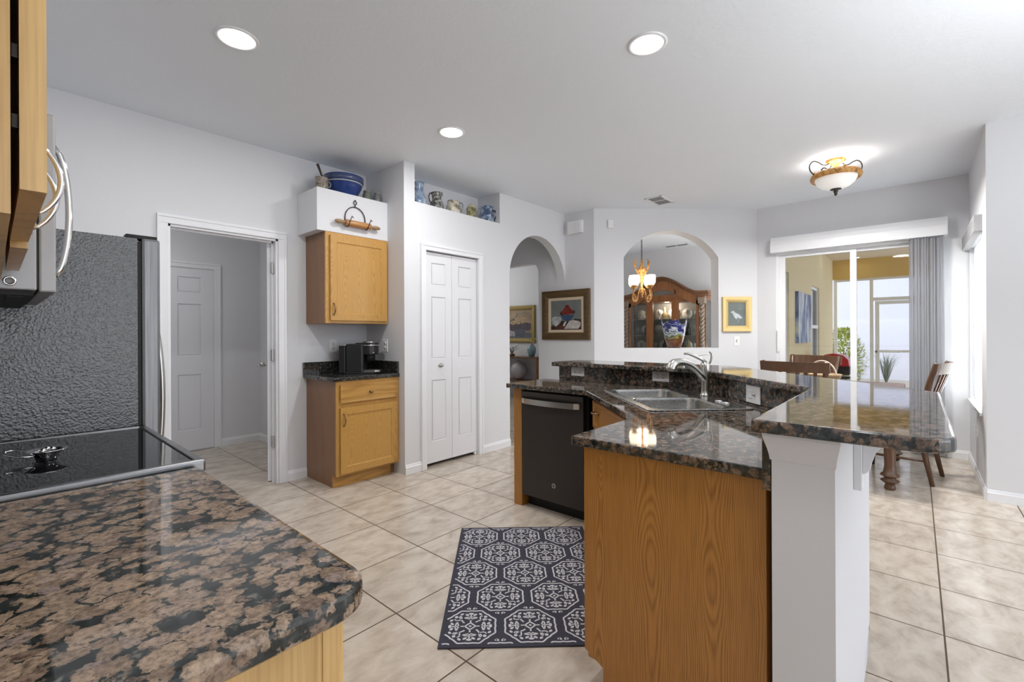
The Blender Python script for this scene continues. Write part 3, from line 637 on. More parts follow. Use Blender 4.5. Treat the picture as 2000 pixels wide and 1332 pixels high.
mb = MB(); mb.prism([(-0.298, 1.425), (-0.298, 0.566)]+arc(0.36-0.065, 0.566+0.065, 0.065, -PI/2, 0, 8)+[(0.36, 1.425)], 0.864, 0.900, bev=0.010); obj('slab', mb, M['granite'], ct, True)
mb = MB(); mb.box(-0.299, -0.279, 0.58, 1.42, 0.90, 1.0, 0.002); obj('upstand', mb, M['granite'], ct, True)

r = thing('range', 'stainless slide-in range with black glass cooktop beside the refrigerator', 'range', (0.04, 1.80, 0))
y0, y1 = 1.440, 2.186
mb = MB(); mb.box(-0.29, 0.33, y0+0.005, y1-0.005, 0.05, 0.88); obj('oven_body', mb, M['steel'], r, True)
mb = MB(); mb.box(0.33, 0.365, y0+0.005, y1-0.005, 0.20, 0.72, 0.006); dd = obj('oven_door', mb, M['steel'], r, True)
mb = MB(); mb.tube([(0.365, y0+0.08, 0.68), (0.40, y0+0.08, 0.68), (0.40, y1-0.08, 0.68), (0.365, y1-0.08, 0.68)], 0.011); obj('handle', mb, M['steel'], dd, True)
mb = MB(); mb.box(0.33, 0.37, y0+0.005, y1-0.005, 0.74, 0.875, 0.006); obj('control_panel', mb, M['steel'], r, True)
mb = MB(); mb.box(0.33, 0.36, y0+0.005, y1-0.005, 0.05, 0.19, 0.005); obj('storage_drawer', mb, M['steel'], r, True)
mb = MB(); mb.box(-0.29, 0.368, y0+0.018, y1-0.014, 0.885, 0.905); obj('cooktop', mb, M['blackgloss'], r, True)
mb = MB(); mb.box(-0.29, 0.380, y0-0.004, y0+0.020, 0.880, 0.912, 0.006); mb.box(-0.29, 0.380, y1-0.016, y1, 0.880, 0.909, 0.004); mb.box(0.360, 0.380, y0, y1, 0.880, 0.909, 0.004); obj('cooktop_trim', mb, M['steeltrim'], r, True)
# little dish on the cooktop
s = thing('spoon_rest', 'small shiny metal dish with loop handle on the black cooktop', 'dish', (0.098, 1.80, 0.905))
mb = MB(); mb.lathe([(0, 0), (0.020, 0), (0.022, 0.004), (0.026, 0.018), (0.040, 0.026), (0.043, 0.028), (0.038, 0.028), (0.022, 0.021), (0.018, 0.008), (0, 0.007)], seg=24, cap=False); obj('dish', mb, M['chrome'], s)
mb = MB(); mb.tube([(-0.02, 0.012, 0.020), (-0.04, 0.03, 0.025), (-0.062, 0.045, 0.030), (-0.078, 0.038, 0.028), (-0.076, 0.022, 0.022), (-0.055, 0.004, 0.016), (-0.024, -0.006, 0.014)], 0.0028, 8); obj('handle', mb, M['chrome'], s)
for dx, dy in ((0.012, 0.006), (-0.008, -0.010), (0.002, 0.016)):
    mb = MB(); mb.lathe([(0, -0.007), (0.006, -0.004), (0.008, 0), (0.006, 0.004), (0, 0.007)], (dx, dy, 0.027), 12); obj('bead', mb, M['chrome'], s)

f = thing('refrigerator', 'refrigerator with textured black side and steel doors beyond the range', 'refrigerator', (0.05, 2.65, 0))
fy0, fy1, fz = 2.200, 3.10, 1.612
mb = MB(); mb.box(-0.28, 0.362, fy0, fy1, 0.03, fz); obj('cabinet_body', mb, M['fridge'], f, True)
mb = MB(); mb.box(0.362, 0.374, fy0+0.006, fy1-0.006, 0.05, fz-0.01); obj('door_gasket', mb, M['black'], f, True)
for ya, yb, hy in ((fy0, 2.533, 2.487), (2.539, fy1, 2.590)):
    mb = MB(); mb.box(0.374, 0.432, ya, yb, 0.06, fz+0.004, 0.010); dd = obj('door', mb, M['steel'], f, True)
    mb = MB(); mb.tube([(0.432, hy, 0.55)]+[(0.432+0.062*math.sin(PI*t)**0.5, hy, 0.55+0.85*t) for t in [i/20 for i in range(1, 20)]]+[(0.432, hy, 1.40)], 0.011); obj('handle', mb, M['nickel'], dd, True)
mb = MB(); mb.box(0.330, 0.425, fy0+0.01, fy0+0.06, fz, fz+0.016, 0.004); obj('hinge_cover', mb, M['black'], f, True)

m = thing('microwave', 'stainless over-the-range microwave behind the open-edged oak wall cabinet', 'microwave', (-0.1, 1.80, 1.34))
my0, my1 = 1.430, 2.186
mb = MB(); mb.box(-0.29, 0.064, my0, my1, 1.345, 1.735, 0.003); obj('microwave_body', mb, M['greysteel'], m, True)
mb = MB(); mb.box(-0.25, 0.06, my0+0.03, my1-0.03, 1.335, 1.345)
for k in range(3): mb.box(-0.06+k*0.04, -0.035+k*0.04, my0+0.06, my0+0.30, 1.332, 1.336)
obj('vent_grille', mb, M['black'], m, True)
mb = MB(); mb.box(0.067, 0.094, my0, my1-0.14, 1.342, 1.735, 0.004); dd = obj('door', mb, M['greysteel'], m, True)
mb = MB(); mb.box(0.067, 0.094, my1-0.137, my1, 1.342, 1.735, 0.004); obj('control_panel', mb, M['blackgloss'], m, True)
mb = MB(); mb.tube([(0.092, my0+0.05, 1.38)]+[(0.092+0.027*math.sin(PI*t)**0.5, my0+0.05, 1.38+0.30*t) for t in [i/16 for i in range(1, 16)]]+[(0.092, my0+0.05, 1.68)], 0.0065); obj('handle', mb, M['chrome'], dd, True)
mb = MB(); mb.box(0.0635, 0.0675, my0+0.004, my1-0.004, 1.348, 1.73); obj('door_gasket', mb, M['black'], m, True)
mb = MB(); mb.M = T(0.024, my0, 1.362) @ Matrix.Rotation(PI/2, 4, 'X'); mb.lathe([(0.0105, 0), (0.0105, 0.002), (0.009, 0.0035), (0.007, 0.0035), (0.0065, 0.0015), (0, 0.0015)], seg=24)
b_ = obj('badge', mb, M['chrome'], m, True)
mb = MB(); mb.M = T(0.024, my0-0.0018, 1.362) @ Matrix.Rotation(PI/2, 4, 'X'); mb.lathe([(0.0063, 0), (0.0063, 0.001), (0.004, 0.001), (0.004, 0.0004), (0.002, 0.0012), (0, 0.0012)], seg=20); obj('badge_centre', mb, M['slot'], b_, True)

c = thing('wall_cabinet', 'pale oak wall cabinet at the top left corner with chrome pulls', 'cabinet', (-0.14, 1.02, 1.364))
cz0, cz1 = 1.364, 2.42
mb = MB(); mb.box(-0.298, 0.0, 0.655, 1.405, cz0, cz1); obj('cabinet_body', mb, M['oaklight'], c, True)
mb = MB(); mb.box(0.0, 0.012, 0.653, 0.695, cz0-0.001, cz1); mb.box(0.0, 0.012, 1.365, 1.407, cz0-0.001, cz1); mb.box(0.0, 0.0119, 0.695, 1.365, cz0-0.001, cz0+0.035); mb.box(0.0, 0.012, 0.695, 1.365, cz1-0.05, cz1); mb.box(0.0, 0.012, 1.0, 1.04, cz0+0.035, cz1-0.05)
obj('face_frame', mb, M['oaklight'], c, True)
for k, (ya, yb, za) in enumerate(((0.660, 1.024, cz0+0.026), (1.034, 1.398, cz0+0.017))):
    mb = MB(); mb.M = T(0.037, ya, za, PI/2); mb.panelled(yb-ya, 0.98, 0.019, [(0.055, yb-ya-0.055, 0.055, 0.925)], [(0.007, 0.006), (0.004, 0.007)])
    dd = obj('door', mb, M['oaklight'], c, True)
    mb = pull(0.115, 0.034, 0.0033); bmesh.ops.transform(mb.bm, matrix=T(0.037, (yb-0.035) if k == 0 else (ya+0.035), za+0.035, PI/2), verts=mb.bm.verts); obj('handle', mb, M['chrome'], dd, True)
    for z in (1.46, 1.53, 1.95, 2.02) if k == 0 else ():
        mb = MB(); mb.M = T(0.0145, ya+0.012, z) ; mb.box(-0.002, 0.0035, 0.0, 0.02, -0.007, 0.007, 0.001); obj('hinge', mb, M['darkmetal'], dd, True)

# ------------------------------------------------------------------ island
ZI = 0.890
pw = [(1.300, 0.143), (2.313, 0.143), (3.085, 0.915), (3.085, 2.095), (2.952, 2.095), (2.952, 1.072), (2.155, 0.275), (1.300, 0.275)]
b = thing('wall_bar', 'white half wall carrying the raised granite bar', 'half wall', (2.2, 0.4, 0), kind='structure')
mb = MB(); mb.prism(pw, 0, 0.997); obj('half_wall', mb, M['wall'], b, True)
mb = MB()   # flared capital moulding on the exposed end
prof = [(0.0, 0.925), (0.004, 0.928), (0.006, 0.940), (0.010, 0.955), (0.016, 0.972), (0.021, 0.988), (0.022, 0.998)]
for (o0, za), (o1, zb) in zip(prof, prof[1:]):
    L0 = [(1.300-o0, 0.143-o0*0.6), (1.352, 0.143-o0*0.6), (1.352, 0.275+o0*0.8), (1.300-o0, 0.275+o0*0.8)]; L1 = [(1.300-o1, 0.143-o1*0.6), (1.352, 0.143-o1*0.6), (1.352, 0.275+o1*0.8), (1.300-o1, 0.275+o1*0.8)]
    for k in range(4): j = (k+1) % 4; mb.quad((*L0[k], za), (*L0[j], za), (*L1[j], zb), (*L1[k], zb))
obj('capital_moulding', mb, M['wall'], b, True)
mb = MB()
cx0, cx1 = 1.706, 1.766
mb.prism([(0.143, 0.774), (0.122, 0.774), (0.122, 1.0), (0.143, 1.0)], cx0, cx1, plane='YZ', bev=0.003)
crv = [(0.122, 0.822), (0.112, 0.826), (0.104, 0.838), (0.099, 0.862), (0.090, 0.890), (0.074, 0.915), (0.058, 0.930), (0.048, 0.946), (0.040, 0.966), (0.034, 0.972), (0.034, 1.0), (0.122, 1.0)]
mb.prism(crv, cx0+0.012, cx1-0.012, plane='YZ', bev=0.002)
obj('corbel', mb, M['trim'], b, True)
base('baseboard_bar', 'white baseboard along the outer side of the bar half wall', [((3.085, 2.095), (3.085, 0.915)), ((3.085, 0.915), (2.313, 0.143)), ((2.313, 0.143), (1.290, 0.143))])
bt = [(1.254, 0.312)]+[(2.132, 0.312), (2.862, 1.042), (2.862, 2.12), (3.245, 2.12), (3.245, 0.92), (2.262, -0.063)]+[(p[0], p[1]) for p in reversed(arc(1.254+0.065, -0.063+0.065, 0.065, PI, 1.5*PI, 8))]
mb = MB(); mb.prism(bt, 0.998, 1.030, bev=0.008); single('bar_top', mb, M['granite2'], 'raised polished granite bar top bending around the island', 'bar top')
# worktop with sink cut-out
def rot45(pts, cx, cy): # local a along the front-right diagonal (-1,-1), b towards the back (1,-1)
    q = math.sqrt(0.5); return [(cx - a*q + b_*q, cy - a*q - b_*q) for a, b_ in pts]
SX, SY = 2.440, 1.018
hole = rot45(rrect(-0.380, 0.380, -0.232, 0.232, 0.05, 5), SX, SY)
iw = [(1.336, 0.298), (1.336, 0.905), (1.812, 0.905), (2.462, 1.555), (2.462, 2.232), (2.930, 2.232), (2.930, 1.083), (2.145, 0.298)]
g = thing('worktop', 'island granite worktop around the double sink', 'worktop', (2.2, 1.0, 0.86))
mb = MB(); mb.prism(iw, ZI-0.032, ZI, holes=[hole], bev=0.006); obj('slab', mb, M['granite2'], g, True)
mb = MB(); mb.prism([(1.302, 0.278), (1.302, 0.297), (2.146, 0.297), (2.931, 1.082), (2.931, 2.095), (2.951, 2.095), (2.951, 1.073), (2.155, 0.277)], ZI+0.0005, 0.9975); obj('backsplash', mb, M['granite2'], g, True)
mb = MB(); mb.box(1.303, 1.3355, 0.278, 0.2965, 0.845, 0.8902); obj('backsplash_return', mb, M['granite2'], g, True)
# sink
s = thing('sink', 'stainless double bowl drop-in sink set diagonally in the island', 'sink', (SX, SY, ZI))
MS = Matrix.Translation((SX, SY, 0)) @ Matrix.Rotation(math.radians(-135), 4, 'Z')  # local x -> (-1,-1), local y -> (1,-1)
mb = MB(); mb.M = MS
bowls = [rrect(-0.372, -0.012, -0.218, 0.140, 0.055, 6), rrect(0.012, 0.372, -0.218, 0.140, 0.055, 6)]
mb.prism(rrect(-0.402, 0.402, -0.254, 0.254, 0.035, 6), ZI+0.0005, ZI+0.006, holes=bowls, bev=0.002); obj('rim', mb, M['steelx'], s, True)
for bw in bowls:
    mb = MB(); mb.M = MS
    cx_ = sum(p[0] for p in bw)/len(bw); cy_ = sum(p[1] for p in bw)/len(bw)
    rings = [(1.0, ZI+0.004), (0.985, ZI-0.01), (0.96, ZI-0.14), (0.90, ZI-0.165), (0.55, ZI-0.172), (0.12, ZI-0.176)]
    loops = [[mb.v((cx_+(p[0]-cx_)*k, cy_+(p[1]-cy_)*k, z)) for p in bw] for k, z in rings]
    for a, c_ in zip(loops, loops[1:]):
        for i in range(len(a)):
            fc = mb.f((a[i], a[(i+1) % len(a)], c_[(i+1) % len(a)], c_[i])); fc.smooth = True
    mb.f(loops[-1]); bo = obj('bowl', mb, M['steelx'], s, True)
    mb = MB(); mb.M = MS; mb.lathe([(0.044, 0), (0.042, 0.004), (0.03, 0.003), (0.0, 0.001)], (cx_, cy_, ZI-0.175), 20); obj('drain', mb, M['chrome'], bo, True)
for lx in (0.17, 0.235):
    mb = MB(); mb.M = MS; mb.lathe([(0.022, 0), (0.022, 0.004), (0.018, 0.008), (0, 0.009)], (lx, 0.20, ZI+0.006), 18); obj('hole_cover', mb, M['chrome'], s, True)
# faucet
fa = thing('faucet', 'brushed single-lever faucet with low arched pull-out spout', 'faucet', (2.645, 0.888, ZI+0.006))
mb = MB(); mb.lathe([(0.030, 0), (0.030, 0.006), (0.024, 0.012), (0.0225, 0.03), (0.0225, 0.115), (0.025, 0.135), (0.026, 0.165), (0.024, 0.182), (0.012, 0.19), (0, 0.191)], seg=24); obj('faucet_body', mb, M['nickel'], fa)
dv = Vector((-0.92, 0.40, 0)).normalized()
mb = MB(); P_ = lambda k, z: (dv.x*k, dv.y*k, z)
pts = bez(P_(0.0, 0.085), P_(0.05, 0.13), P_(0.10, 0.19), P_(0.19, 0.195), 14)+bez(P_(0.19, 0.195), P_(0.23, 0.197), P_(0.25, 0.18), P_(0.258, 0.150), 8)[1:]
mb.tube(pts, lambda t: 0.017+0.006*abs(t-0.25) + (0.004 if t > 0.75 else 0), 14); obj('spout', mb, M['nickel'], fa)
mb = MB(); mb.tube([(0, 0, 0.188), (-0.02, 0.015, 0.205), (-0.05, 0.045, 0.225), (-0.075, 0.07, 0.238), (-0.09, 0.085, 0.236)], lambda t: 0.011-0.005*t, 10)
obj('lever', mb, M['nickel'], fa)
mb = MB(); mb.tube([(0.0, -0.0, 0.15), (0.012, -0.024, 0.19), (0.014, -0.030, 0.215), (0.012, -0.030, 0.238), (0.004, -0.022, 0.245)], 0.006, 8); mb.tube([(-0.045, 0.04, 0.222), (0.004, -0.022, 0.232)], 0.002, 6)
obj('lever_loop', mb, M['nickel'], fa)
# island cabinets
c = thing('base_cabinet', 'island end cabinet with a tall amber oak panel facing the viewer', 'cabinet', (1.6, 0.55, 0))
mb = MB(); mb.prism([(0.302, 0), (0.302, ZI-0.033), (0.872, ZI-0.033), (0.872, 0.148), (0.800, 0.112), (0.800, 0)], 1.366, 1.386, plane='YZ')
obj('end_panel', mb, M['oakpanel'], c, True)
mb = MB(); mb.prism([(1.386, 0.302), (1.386, 0.852), (1.79, 0.852), (2.15, 0.49), (2.15, 0.302)], 0.11, ZI-0.033); mb.prism([(1.386, 0.302), (1.386, 0.80), (1.75, 0.80), (2.1, 0.45), (2.1, 0.302)], 0.0, 0.11); obj('cabinet_body', mb, M['oakpanel'], c, True)
mb = MB(); mb.box(1.386, 1.79, 0.852, 0.870, 0.11, ZI-0.033); obj('face_frame', mb, M['oakpanel'], c, True)
cab_door(c, 0.37, 0.60, 1.775, 0.889, 0.13, PI, handle=(0.03, 0.46, 'doorbrass', 0), mat='oakpanel')
c = thing('sink_cabinet', 'diagonal amber oak sink cabinet front beside the dishwasher', 'cabinet', (2.15, 1.25, 0))
MD = Matrix.Translation((2.535, 1.545, 0)) @ Matrix.Rotation(math.radians(-135), 4, 'Z')  # local x runs (-1,-1); local y = (1,-1) into the cabinet
WD = 0.95
mb = MB(); mb.M = MD; mb.box(0.0, WD, 0.0, 0.02, 0.11, ZI-0.033); mb.box(0.02, WD-0.02, 0.06, 0.08, 0, 0.11); obj('face_frame', mb, M['oakpanel'], c, True)
mb = MB(); mb.M = MD @ T(0.05, -0.019, 0.665); mb.panelled(WD-0.10, 0.165, 0.019, [(0.022, WD-0.122, 0.022, 0.143)], [(0.008, 0.004)]); dr = obj('false_drawer_front', mb, M['oakpanel'], c, True)
mb = pull(0.096, 0.026, 0.006); bmesh.ops.transform(mb.bm, matrix=MD @ T(0.10, -0.019, 0.765) @ Matrix.Rotation(PI/2, 4, 'Y'), verts=mb.bm.verts); obj('handle', mb, M['doorbrass'], dr, True)
for k in range(2):
    mb = MB(); w_ = (WD-0.11)/2; mb.M = MD @ T(0.05+k*(w_+0.01), -0.019, 0.13); mb.panelled(w_, 0.515, 0.019, [(0.055, w_-0.055, 0.055, 0.46)], [(0.007, 0.006), (0.004, 0.007)]); dd = obj('door', mb, M['oakpanel'], c, True)
# dishwasher
dwx, dya, dyb = 2.540, 1.625, 2.148
d = thing('dishwasher', 'dark slate dishwasher with bowed steel handle in the island', 'dishwasher', (2.75, 1.88, 0))
mb = MB(); mb.box(dwx+0.035, 2.92, dya-0.02, dyb, 0.085, ZI-0.034); obj('tub', mb, M['black'], d, True)
mb = MB(); mb.box(dwx, dwx+0.034, dya, dyb, 0.088, 0.832, 0.004); dd = obj('door', mb, M['slate'], d, True)
mb = MB(); mb.box(dwx-0.001, dwx+0.004, dya+0.002, dyb-0.002, 0.800, 0.833, 0.001); obj('control_strip', mb, flat('dark_control_strip', (0.10, 0.092, 0.085), 0.3, 0.7), dd, True)
mb = MB(); n = 16
loop = []
for i in range(n+1):
    t_ = i/n; y = dyb-0.012-(dyb-dya-0.040)*t_; xo = dwx-0.012-0.040*math.sin(PI*t_)**0.5; loop.append((xo, y))
for (a, b_) in zip(loop, loop[1:]): mb.prism([a, b_, (b_[0]+0.012, b_[1]), (a[0]+0.012, a[1])], 0.750, 0.788)
bmesh.ops.remove_doubles(mb.bm, verts=mb.bm.verts, dist=1e-5)
mb.box(dwx-0.012, dwx+0.002, dyb-0.03, dyb-0.006, 0.752, 0.782); mb.box(dwx-0.012, dwx+0.002, dya+0.022, dya+0.04, 0.752, 0.782)
obj('handle', mb, M['nickel'], dd, True)
mb = MB(); mb.M = T(dwx, 1.865, 0.205) @ Matrix.Rotation(-PI/2, 4, 'Y')
mb.lathe([(0.0155, 0), (0.0155, 0.002), (0.0135, 0.002), (0.0135, 0.0005)], seg=28, cap=False)
for k in range(5):
    a = 2*PI*k/5; mb.tube([(0.012*math.cos(a), 0.012*math.sin(a), 0.001), (0.009*math.cos(a+0.7), 0.009*math.sin(a+0.7), 0.001), (0.012*math.cos(a+2*PI/5), 0.012*math.sin(a+2*PI/5), 0.001)], 0.0009, 6)
    mb.tube([(0.009*math.cos(a+0.7), 0.009*math.sin(a+0.7), 0.001), (0.004*math.cos(a+1.2), 0.004*math.sin(a+1.2), 0.001)], 0.0008, 6)
obj('badge', mb, M['chrome'], dd, True)
mb = MB(); mb.box(dwx+0.075, dwx+0.09, dya-0.02, dyb, 0.0, 0.088); obj('kick_plate', mb, M['black'], d, True)
c = thing('end_panel', 'narrow amber oak end panel left of the dishwasher', 'cabinet panel', (2.73, 2.19, 0))
mb = MB(); mb.box(dwx+0.002, 2.925, 2.152, 2.226, 0.0, ZI-0.033); obj('panel', mb, M['oakpanel'], c, True)
# pull-out rug
RO = Vector((1.159, 1.423)); ra = math.radians(45-2.2)
rug = thing('rug', 'navy and white medallion patterned runner on the kitchen floor', 'rug', (RO.x, RO.y, 0), ra)
# local x along the length (1.123), local -y across (0.78)
RL, RW = 1.123, 0.775
mb = MB(); mb.prism([(0, 0), (RL, 0), (RL, -RW), (0, -RW)], 0.0005, 0.007, bev=0.002)
obj('pile', mb, flat('navy_grey_rug_pile', lin(62, 62, 74), 0.95, bump=(900, 0.6)), rug)
mb = MB()
def inside(p): return 0.012 < p[0] < RL-0.012 and -RW+0.012 < p[1] < -0.012
def ribbon(pts, w=0.0075, closed=False):
    n = len(pts); L = []
    for i, p in enumerate(pts):
        if closed: a, b = pts[i-1], pts[(i+1) % n]
        else: a, b = pts[max(0, i-1)], pts[min(n-1, i+1)]
        d = Vector((b[0]-a[0], b[1]-a[1]))
        if d.length < 1e-9: d = Vector((1, 0))
        d.normalize(); L.append(((p[0]-d.y*w/2, p[1]+d.x*w/2), (p[0]+d.y*w/2, p[1]-d.x*w/2)))
    rng = range(n) if closed else range(n-1)
    for i in rng:
        q = [*L[i], *reversed(L[(i+1) % n])]
        if all(inside(p) for p in q): mb.quad(*[(p[0], p[1], 0.0078) for p in q])
def blob(cx, cy, rx, ry=None, n=10, rot=0.0):
    ry = ry or rx; q = []
    for i in range(n):
        a = 2*PI*i/n; x, y = rx*math.cos(a), ry*math.sin(a); q.append((cx+x*math.cos(rot)-y*math.sin(rot), cy+x*math.sin(rot)+y*math.cos(rot)))
    if all(inside(p) for p in q): mb.f([mb.v((p[0], p[1], 0.0078)) for p in q])
def medallion(cx, cy):
    def pol(r, a): return (cx+r*math.cos(a), cy+r*math.sin(a))
    n = 96; R0 = 0.112
    ribbon([pol(R0*(1+0.035*math.cos(8*a+PI))-0.004*abs(math.sin(8*a)), a) for a in [2*PI*i/n for i in range(n)]], 0.0075, True)
    ribbon([pol(0.018*(1+0.12*math.cos(4*a)), a) for a in [2*PI*i/24 for i in range(24)]], 0.0075, True); blob(cx, cy, 0.006)
    for k in range(4):
        a = k*PI/2
        ribbon([pol(r, a) for r in (0.021, 0.04, 0.062, 0.078)], 0.007)
        for s_ in (-1, 1):   # paired scrolls either side of each arm
            sp = []
            for i in range(15):
                t = i/14; r = 0.036+0.024*math.cos(PI*t*0.9)*0.5+0.012; aa = a+s_*(0.10+0.30*math.sin(PI*t*0.75))
                sp.append(pol(0.062-0.022*t+0.010*math.sin(PI*t), a+s_*(0.02+0.42*math.sin(PI*min(1, t*1.15)))))
            ribbon(sp, 0.0065)
            q = pol(0.080, a+s_*0.22); blob(q[0], q[1], 0.010, 0.006, rot=a+s_*0.9)
        q = pol(0.086, a); blob(q[0], q[1], 0.007, 0.012, rot=a)
        d = a+PI/4       # diagonal sprigs
        ribbon([pol(r, d+0.10*math.sin(r*60)) for r in (0.034, 0.046, 0.058, 0.070, 0.082)], 0.007)
        for s_ in (-1, 1):
            ribbon([pol(0.060, d), pol(0.068, d+s_*0.16), pol(0.078, d+s_*0.22), pol(0.086, d+s_*0.16)], 0.006)
            q = pol(0.092, d+s_*0.33); blob(q[0], q[1], 0.006, 0.009, rot=d)
        q = pol(0.090, d); blob(q[0], q[1], 0.008)
def joiner(cx, cy):
    for s_ in (-1, 1):
        blob(cx, cy+s_*0.011, 0.009, 0.006, rot=s_*0.6); blob(cx+0.0, cy+s_*0.017, 0.006)
for row in range(-1, 7):
    x = 0.130+row*0.2155
    for k in range(-1, 5):
        y = -(0.121+(0.1275 if row % 2 else 0)+k*0.255)
        medallion(x, y); joiner(x+0.1275*0.98, y); joiner(x-0.1275*0.98, y)
obj('woven_pattern', mb, flat('off_white_rug_yarn', lin(205, 203, 208), 0.95), rug)
# ------------------------------------------------------------------ ceiling lights, vents, wall plates
cans = [(0.846, 2.644, 'lit recessed ceiling light nearest the left wall, above the range'), (2.314, 1.071, 'lit recessed ceiling light above the island, largest in the photo on the right'), (2.322, 2.655, 'lit recessed ceiling light in front of the pantry, the smallest of three')]
can0 = thing('recessed_light', cans[0][2], 'ceiling light', (cans[0][0], cans[0][1], ZC), 0, 'recessed kitchen ceiling lights')
mb = MB(); mb.lathe([(0.102, 0), (0.102, -0.004), (0.094, -0.008), (0.084, -0.006), (0.082, 0.0)], seg=36, cap=False); obj('trim_ring', mb, M['vinyl'], can0)
mb = MB(); mb.lathe([(0.0835, -0.004), (0.07, -0.0065), (0, -0.008)], seg=36, cap=False); obj('diffuser', mb, M['lightglow'], can0)
for x, y, l in cans[1:]: dup(can0, (x, y, ZC), 0, l)
for x, y, _ in cans: lamp('recessed_light_beam', 'AREA', (x, y, ZC-0.02), 12.5, 0.15, aim=(x, y, 0), color=(1, 0.99, 0.98), shape='DISK')
def vent(name, label, cx, cy, w, d, rz, n, mat):
    t_ = thing(name, label, 'ceiling vent', (cx, cy, ZC), rz)
    mb = MB(); fr = 0.022
    mb.box(-w/2, w/2, -d/2, -d/2+fr, -0.009, 0.0, 0.002); mb.box(-w/2, w/2, d/2-fr, d/2, -0.009, 0, 0.002); mb.box(-w/2, -w/2+fr, -d/2, d/2, -0.009, 0, 0.002); mb.box(w/2-fr, w/2, -d/2, d/2, -0.009, 0, 0.002); mb.box(-0.006, 0.006, -d/2, d/2, -0.008, -0.002)
    obj('frame', mb, M['trim'], t_)
    mb = MB()
    for k in range(n): mb.M = T(0, -d/2+fr+(d-2*fr)*(k+0.5)/n, -0.004) @ Matrix.Rotation(0.6, 4, 'X'); mb.box(-w/2+fr, w/2-fr, -0.006, 0.006, -0.0006, 0.0006)
    obj('louvre', mb, mat, t_)
    mb = MB(); mb.box(-w/2+fr, w/2-fr, -d/2+fr, d/2-fr, -0.0025, -0.001); obj('duct', mb, M['slot'], t_)
vent('ceiling_vent', 'white louvred air vent in the kitchen ceiling', 5.115, 2.225, 0.36, 0.20, math.radians(0), 7, M['plastic'])
vent('ceiling_vent', 'grey slotted air vent in the dining room ceiling', 7.92, 3.14, 0.42, 0.16, PI/2, 5, M['slot'])
def plate(name, label, cat, Mx, w=0.072, h=0.116, kind='outlet', group=None):
    # local x along the wall, -y out of the wall, z up, centred
    o = thing(name, label, cat, Mx.to_translation(), Mx.to_euler().z, group)
    mb = MB(); mb.box(-w/2, w/2, -0.006, 0, -h/2, h/2, 0.003); obj('cover_plate', mb, M['plastic'], o)
    horiz = w > h
    if kind == 'outlet':
        for s_ in (-1, 1):
            cx, cz = (s_*0.021, 0) if horiz else (0, s_*0.021)
            mb = MB(); mb.M = T(cx, -0.006, cz) @ Matrix.Rotation(PI/2, 4, 'X'); mb.lathe([(0.0165, 0), (0.0165, 0.0015), (0, 0.0015)], seg=18); so = obj('socket', mb, M['plastic'], o)
            mb = MB()
            for k in (-1, 1):
                a, b_ = (0, k*0.006) if horiz else (k*0.006, 0); e, f_ = (0.005, 0.0014) if horiz else (0.0014, 0.005)
                mb.box(cx+a-e, cx+a+e, -0.0082, -0.0072, cz+b_-f_, cz+b_+f_)
            obj('slots', mb, M['slot'], so)
    elif kind == 'switch':
        mb = MB(); mb.box(-0.006, 0.006, -0.017, -0.005, -0.012, 0.004, 0.002); obj('toggle', mb, M['plastic'], o)
        mb = MB(); mb.box(-0.009, 0.009, -0.0068, -0.0058, -0.016, 0.016); obj('slot', mb, M['slot'], o)
    elif kind == 'rocker':
        mb = MB()
        mb.box(-0.035, -0.005, -0.0085, -0.005, -0.02, 0.02, 0.002) if horiz else mb.box(-0.016, 0.016, -0.0085, -0.005, -0.033, 0.033, 0.002)
        obj('rocker', mb, M['plastic'], o)
        mb = MB(); mb.M = T(0.012 if horiz else 0, -0.0065, 0) @ Matrix.Rotation(PI/2, 4, 'X'); mb.lathe([(0.006, 0), (0.005, 0.006), (0, 0.007)], seg=12); obj('dial', mb, M['nickel'], o)
    return o
plate('wall_outlet', 'white outlet on the left wall above the small granite worktop', 'outlet', T(2.073, YA, 1.145))
plate('wall_outlet', 'white outlet on the pantry side wall behind the coffee maker', 'outlet', T(XP, 3.70, 1.145, PI/2*-1))
plate('wall_outlet', 'white horizontal outlet on the island backsplash nearest the dishwasher', 'outlet', T(2.931, 1.92, 0.963, -PI/2), 0.116, 0.072)
plate('wall_outlet', 'white horizontal outlet on the island backsplash left of the faucet', 'outlet', T(2.931, 1.27, 0.963, -PI/2), 0.116, 0.072)
plate('wall_switch', 'white disposal switch on the backsplash near the raised bar corner', 'switch', T(2.44, 0.591, 0.948, math.radians(-135)), 0.116, 0.086, 'rocker')
plate('wall_switch', 'white light switch below the small egret picture', 'switch', MA @ T(1.779, 0, 1.149), kind='switch')
plate('wall_outlet', 'white outlet low on the nook side wall below the window', 'outlet', T(5.57, YN, 0.41, PI))
o = thing('door_chime', 'white door chime box high on the grey hall wall', 'chime', (XH-0.03, 3.225, 2.51))
mb = MB(); mb.box(XH-0.05, XH, 3.118, 3.332, 2.515, 2.672, 0.006); obj('chime_box', mb, M['plastic'], o, True)
mb = MB(); mb.box(XH-0.058, XH-0.05, 3.135, 3.215, 2.525, 2.662, 0.003); obj('chime_cover', mb, M['trim'], o, True)
o = thing('wall_sensor', 'small white sensor on the angled wall above the pass-through', 'sensor', (MA @ Vector((0.205, -0.015, 2.54))))
mb = MB(); mb.M = MA; mb.box(0.17, 0.235, -0.025, 0, 2.545, 2.645, 0.005); obj('sensor_box', mb, M['plastic'], o, False if False else True)

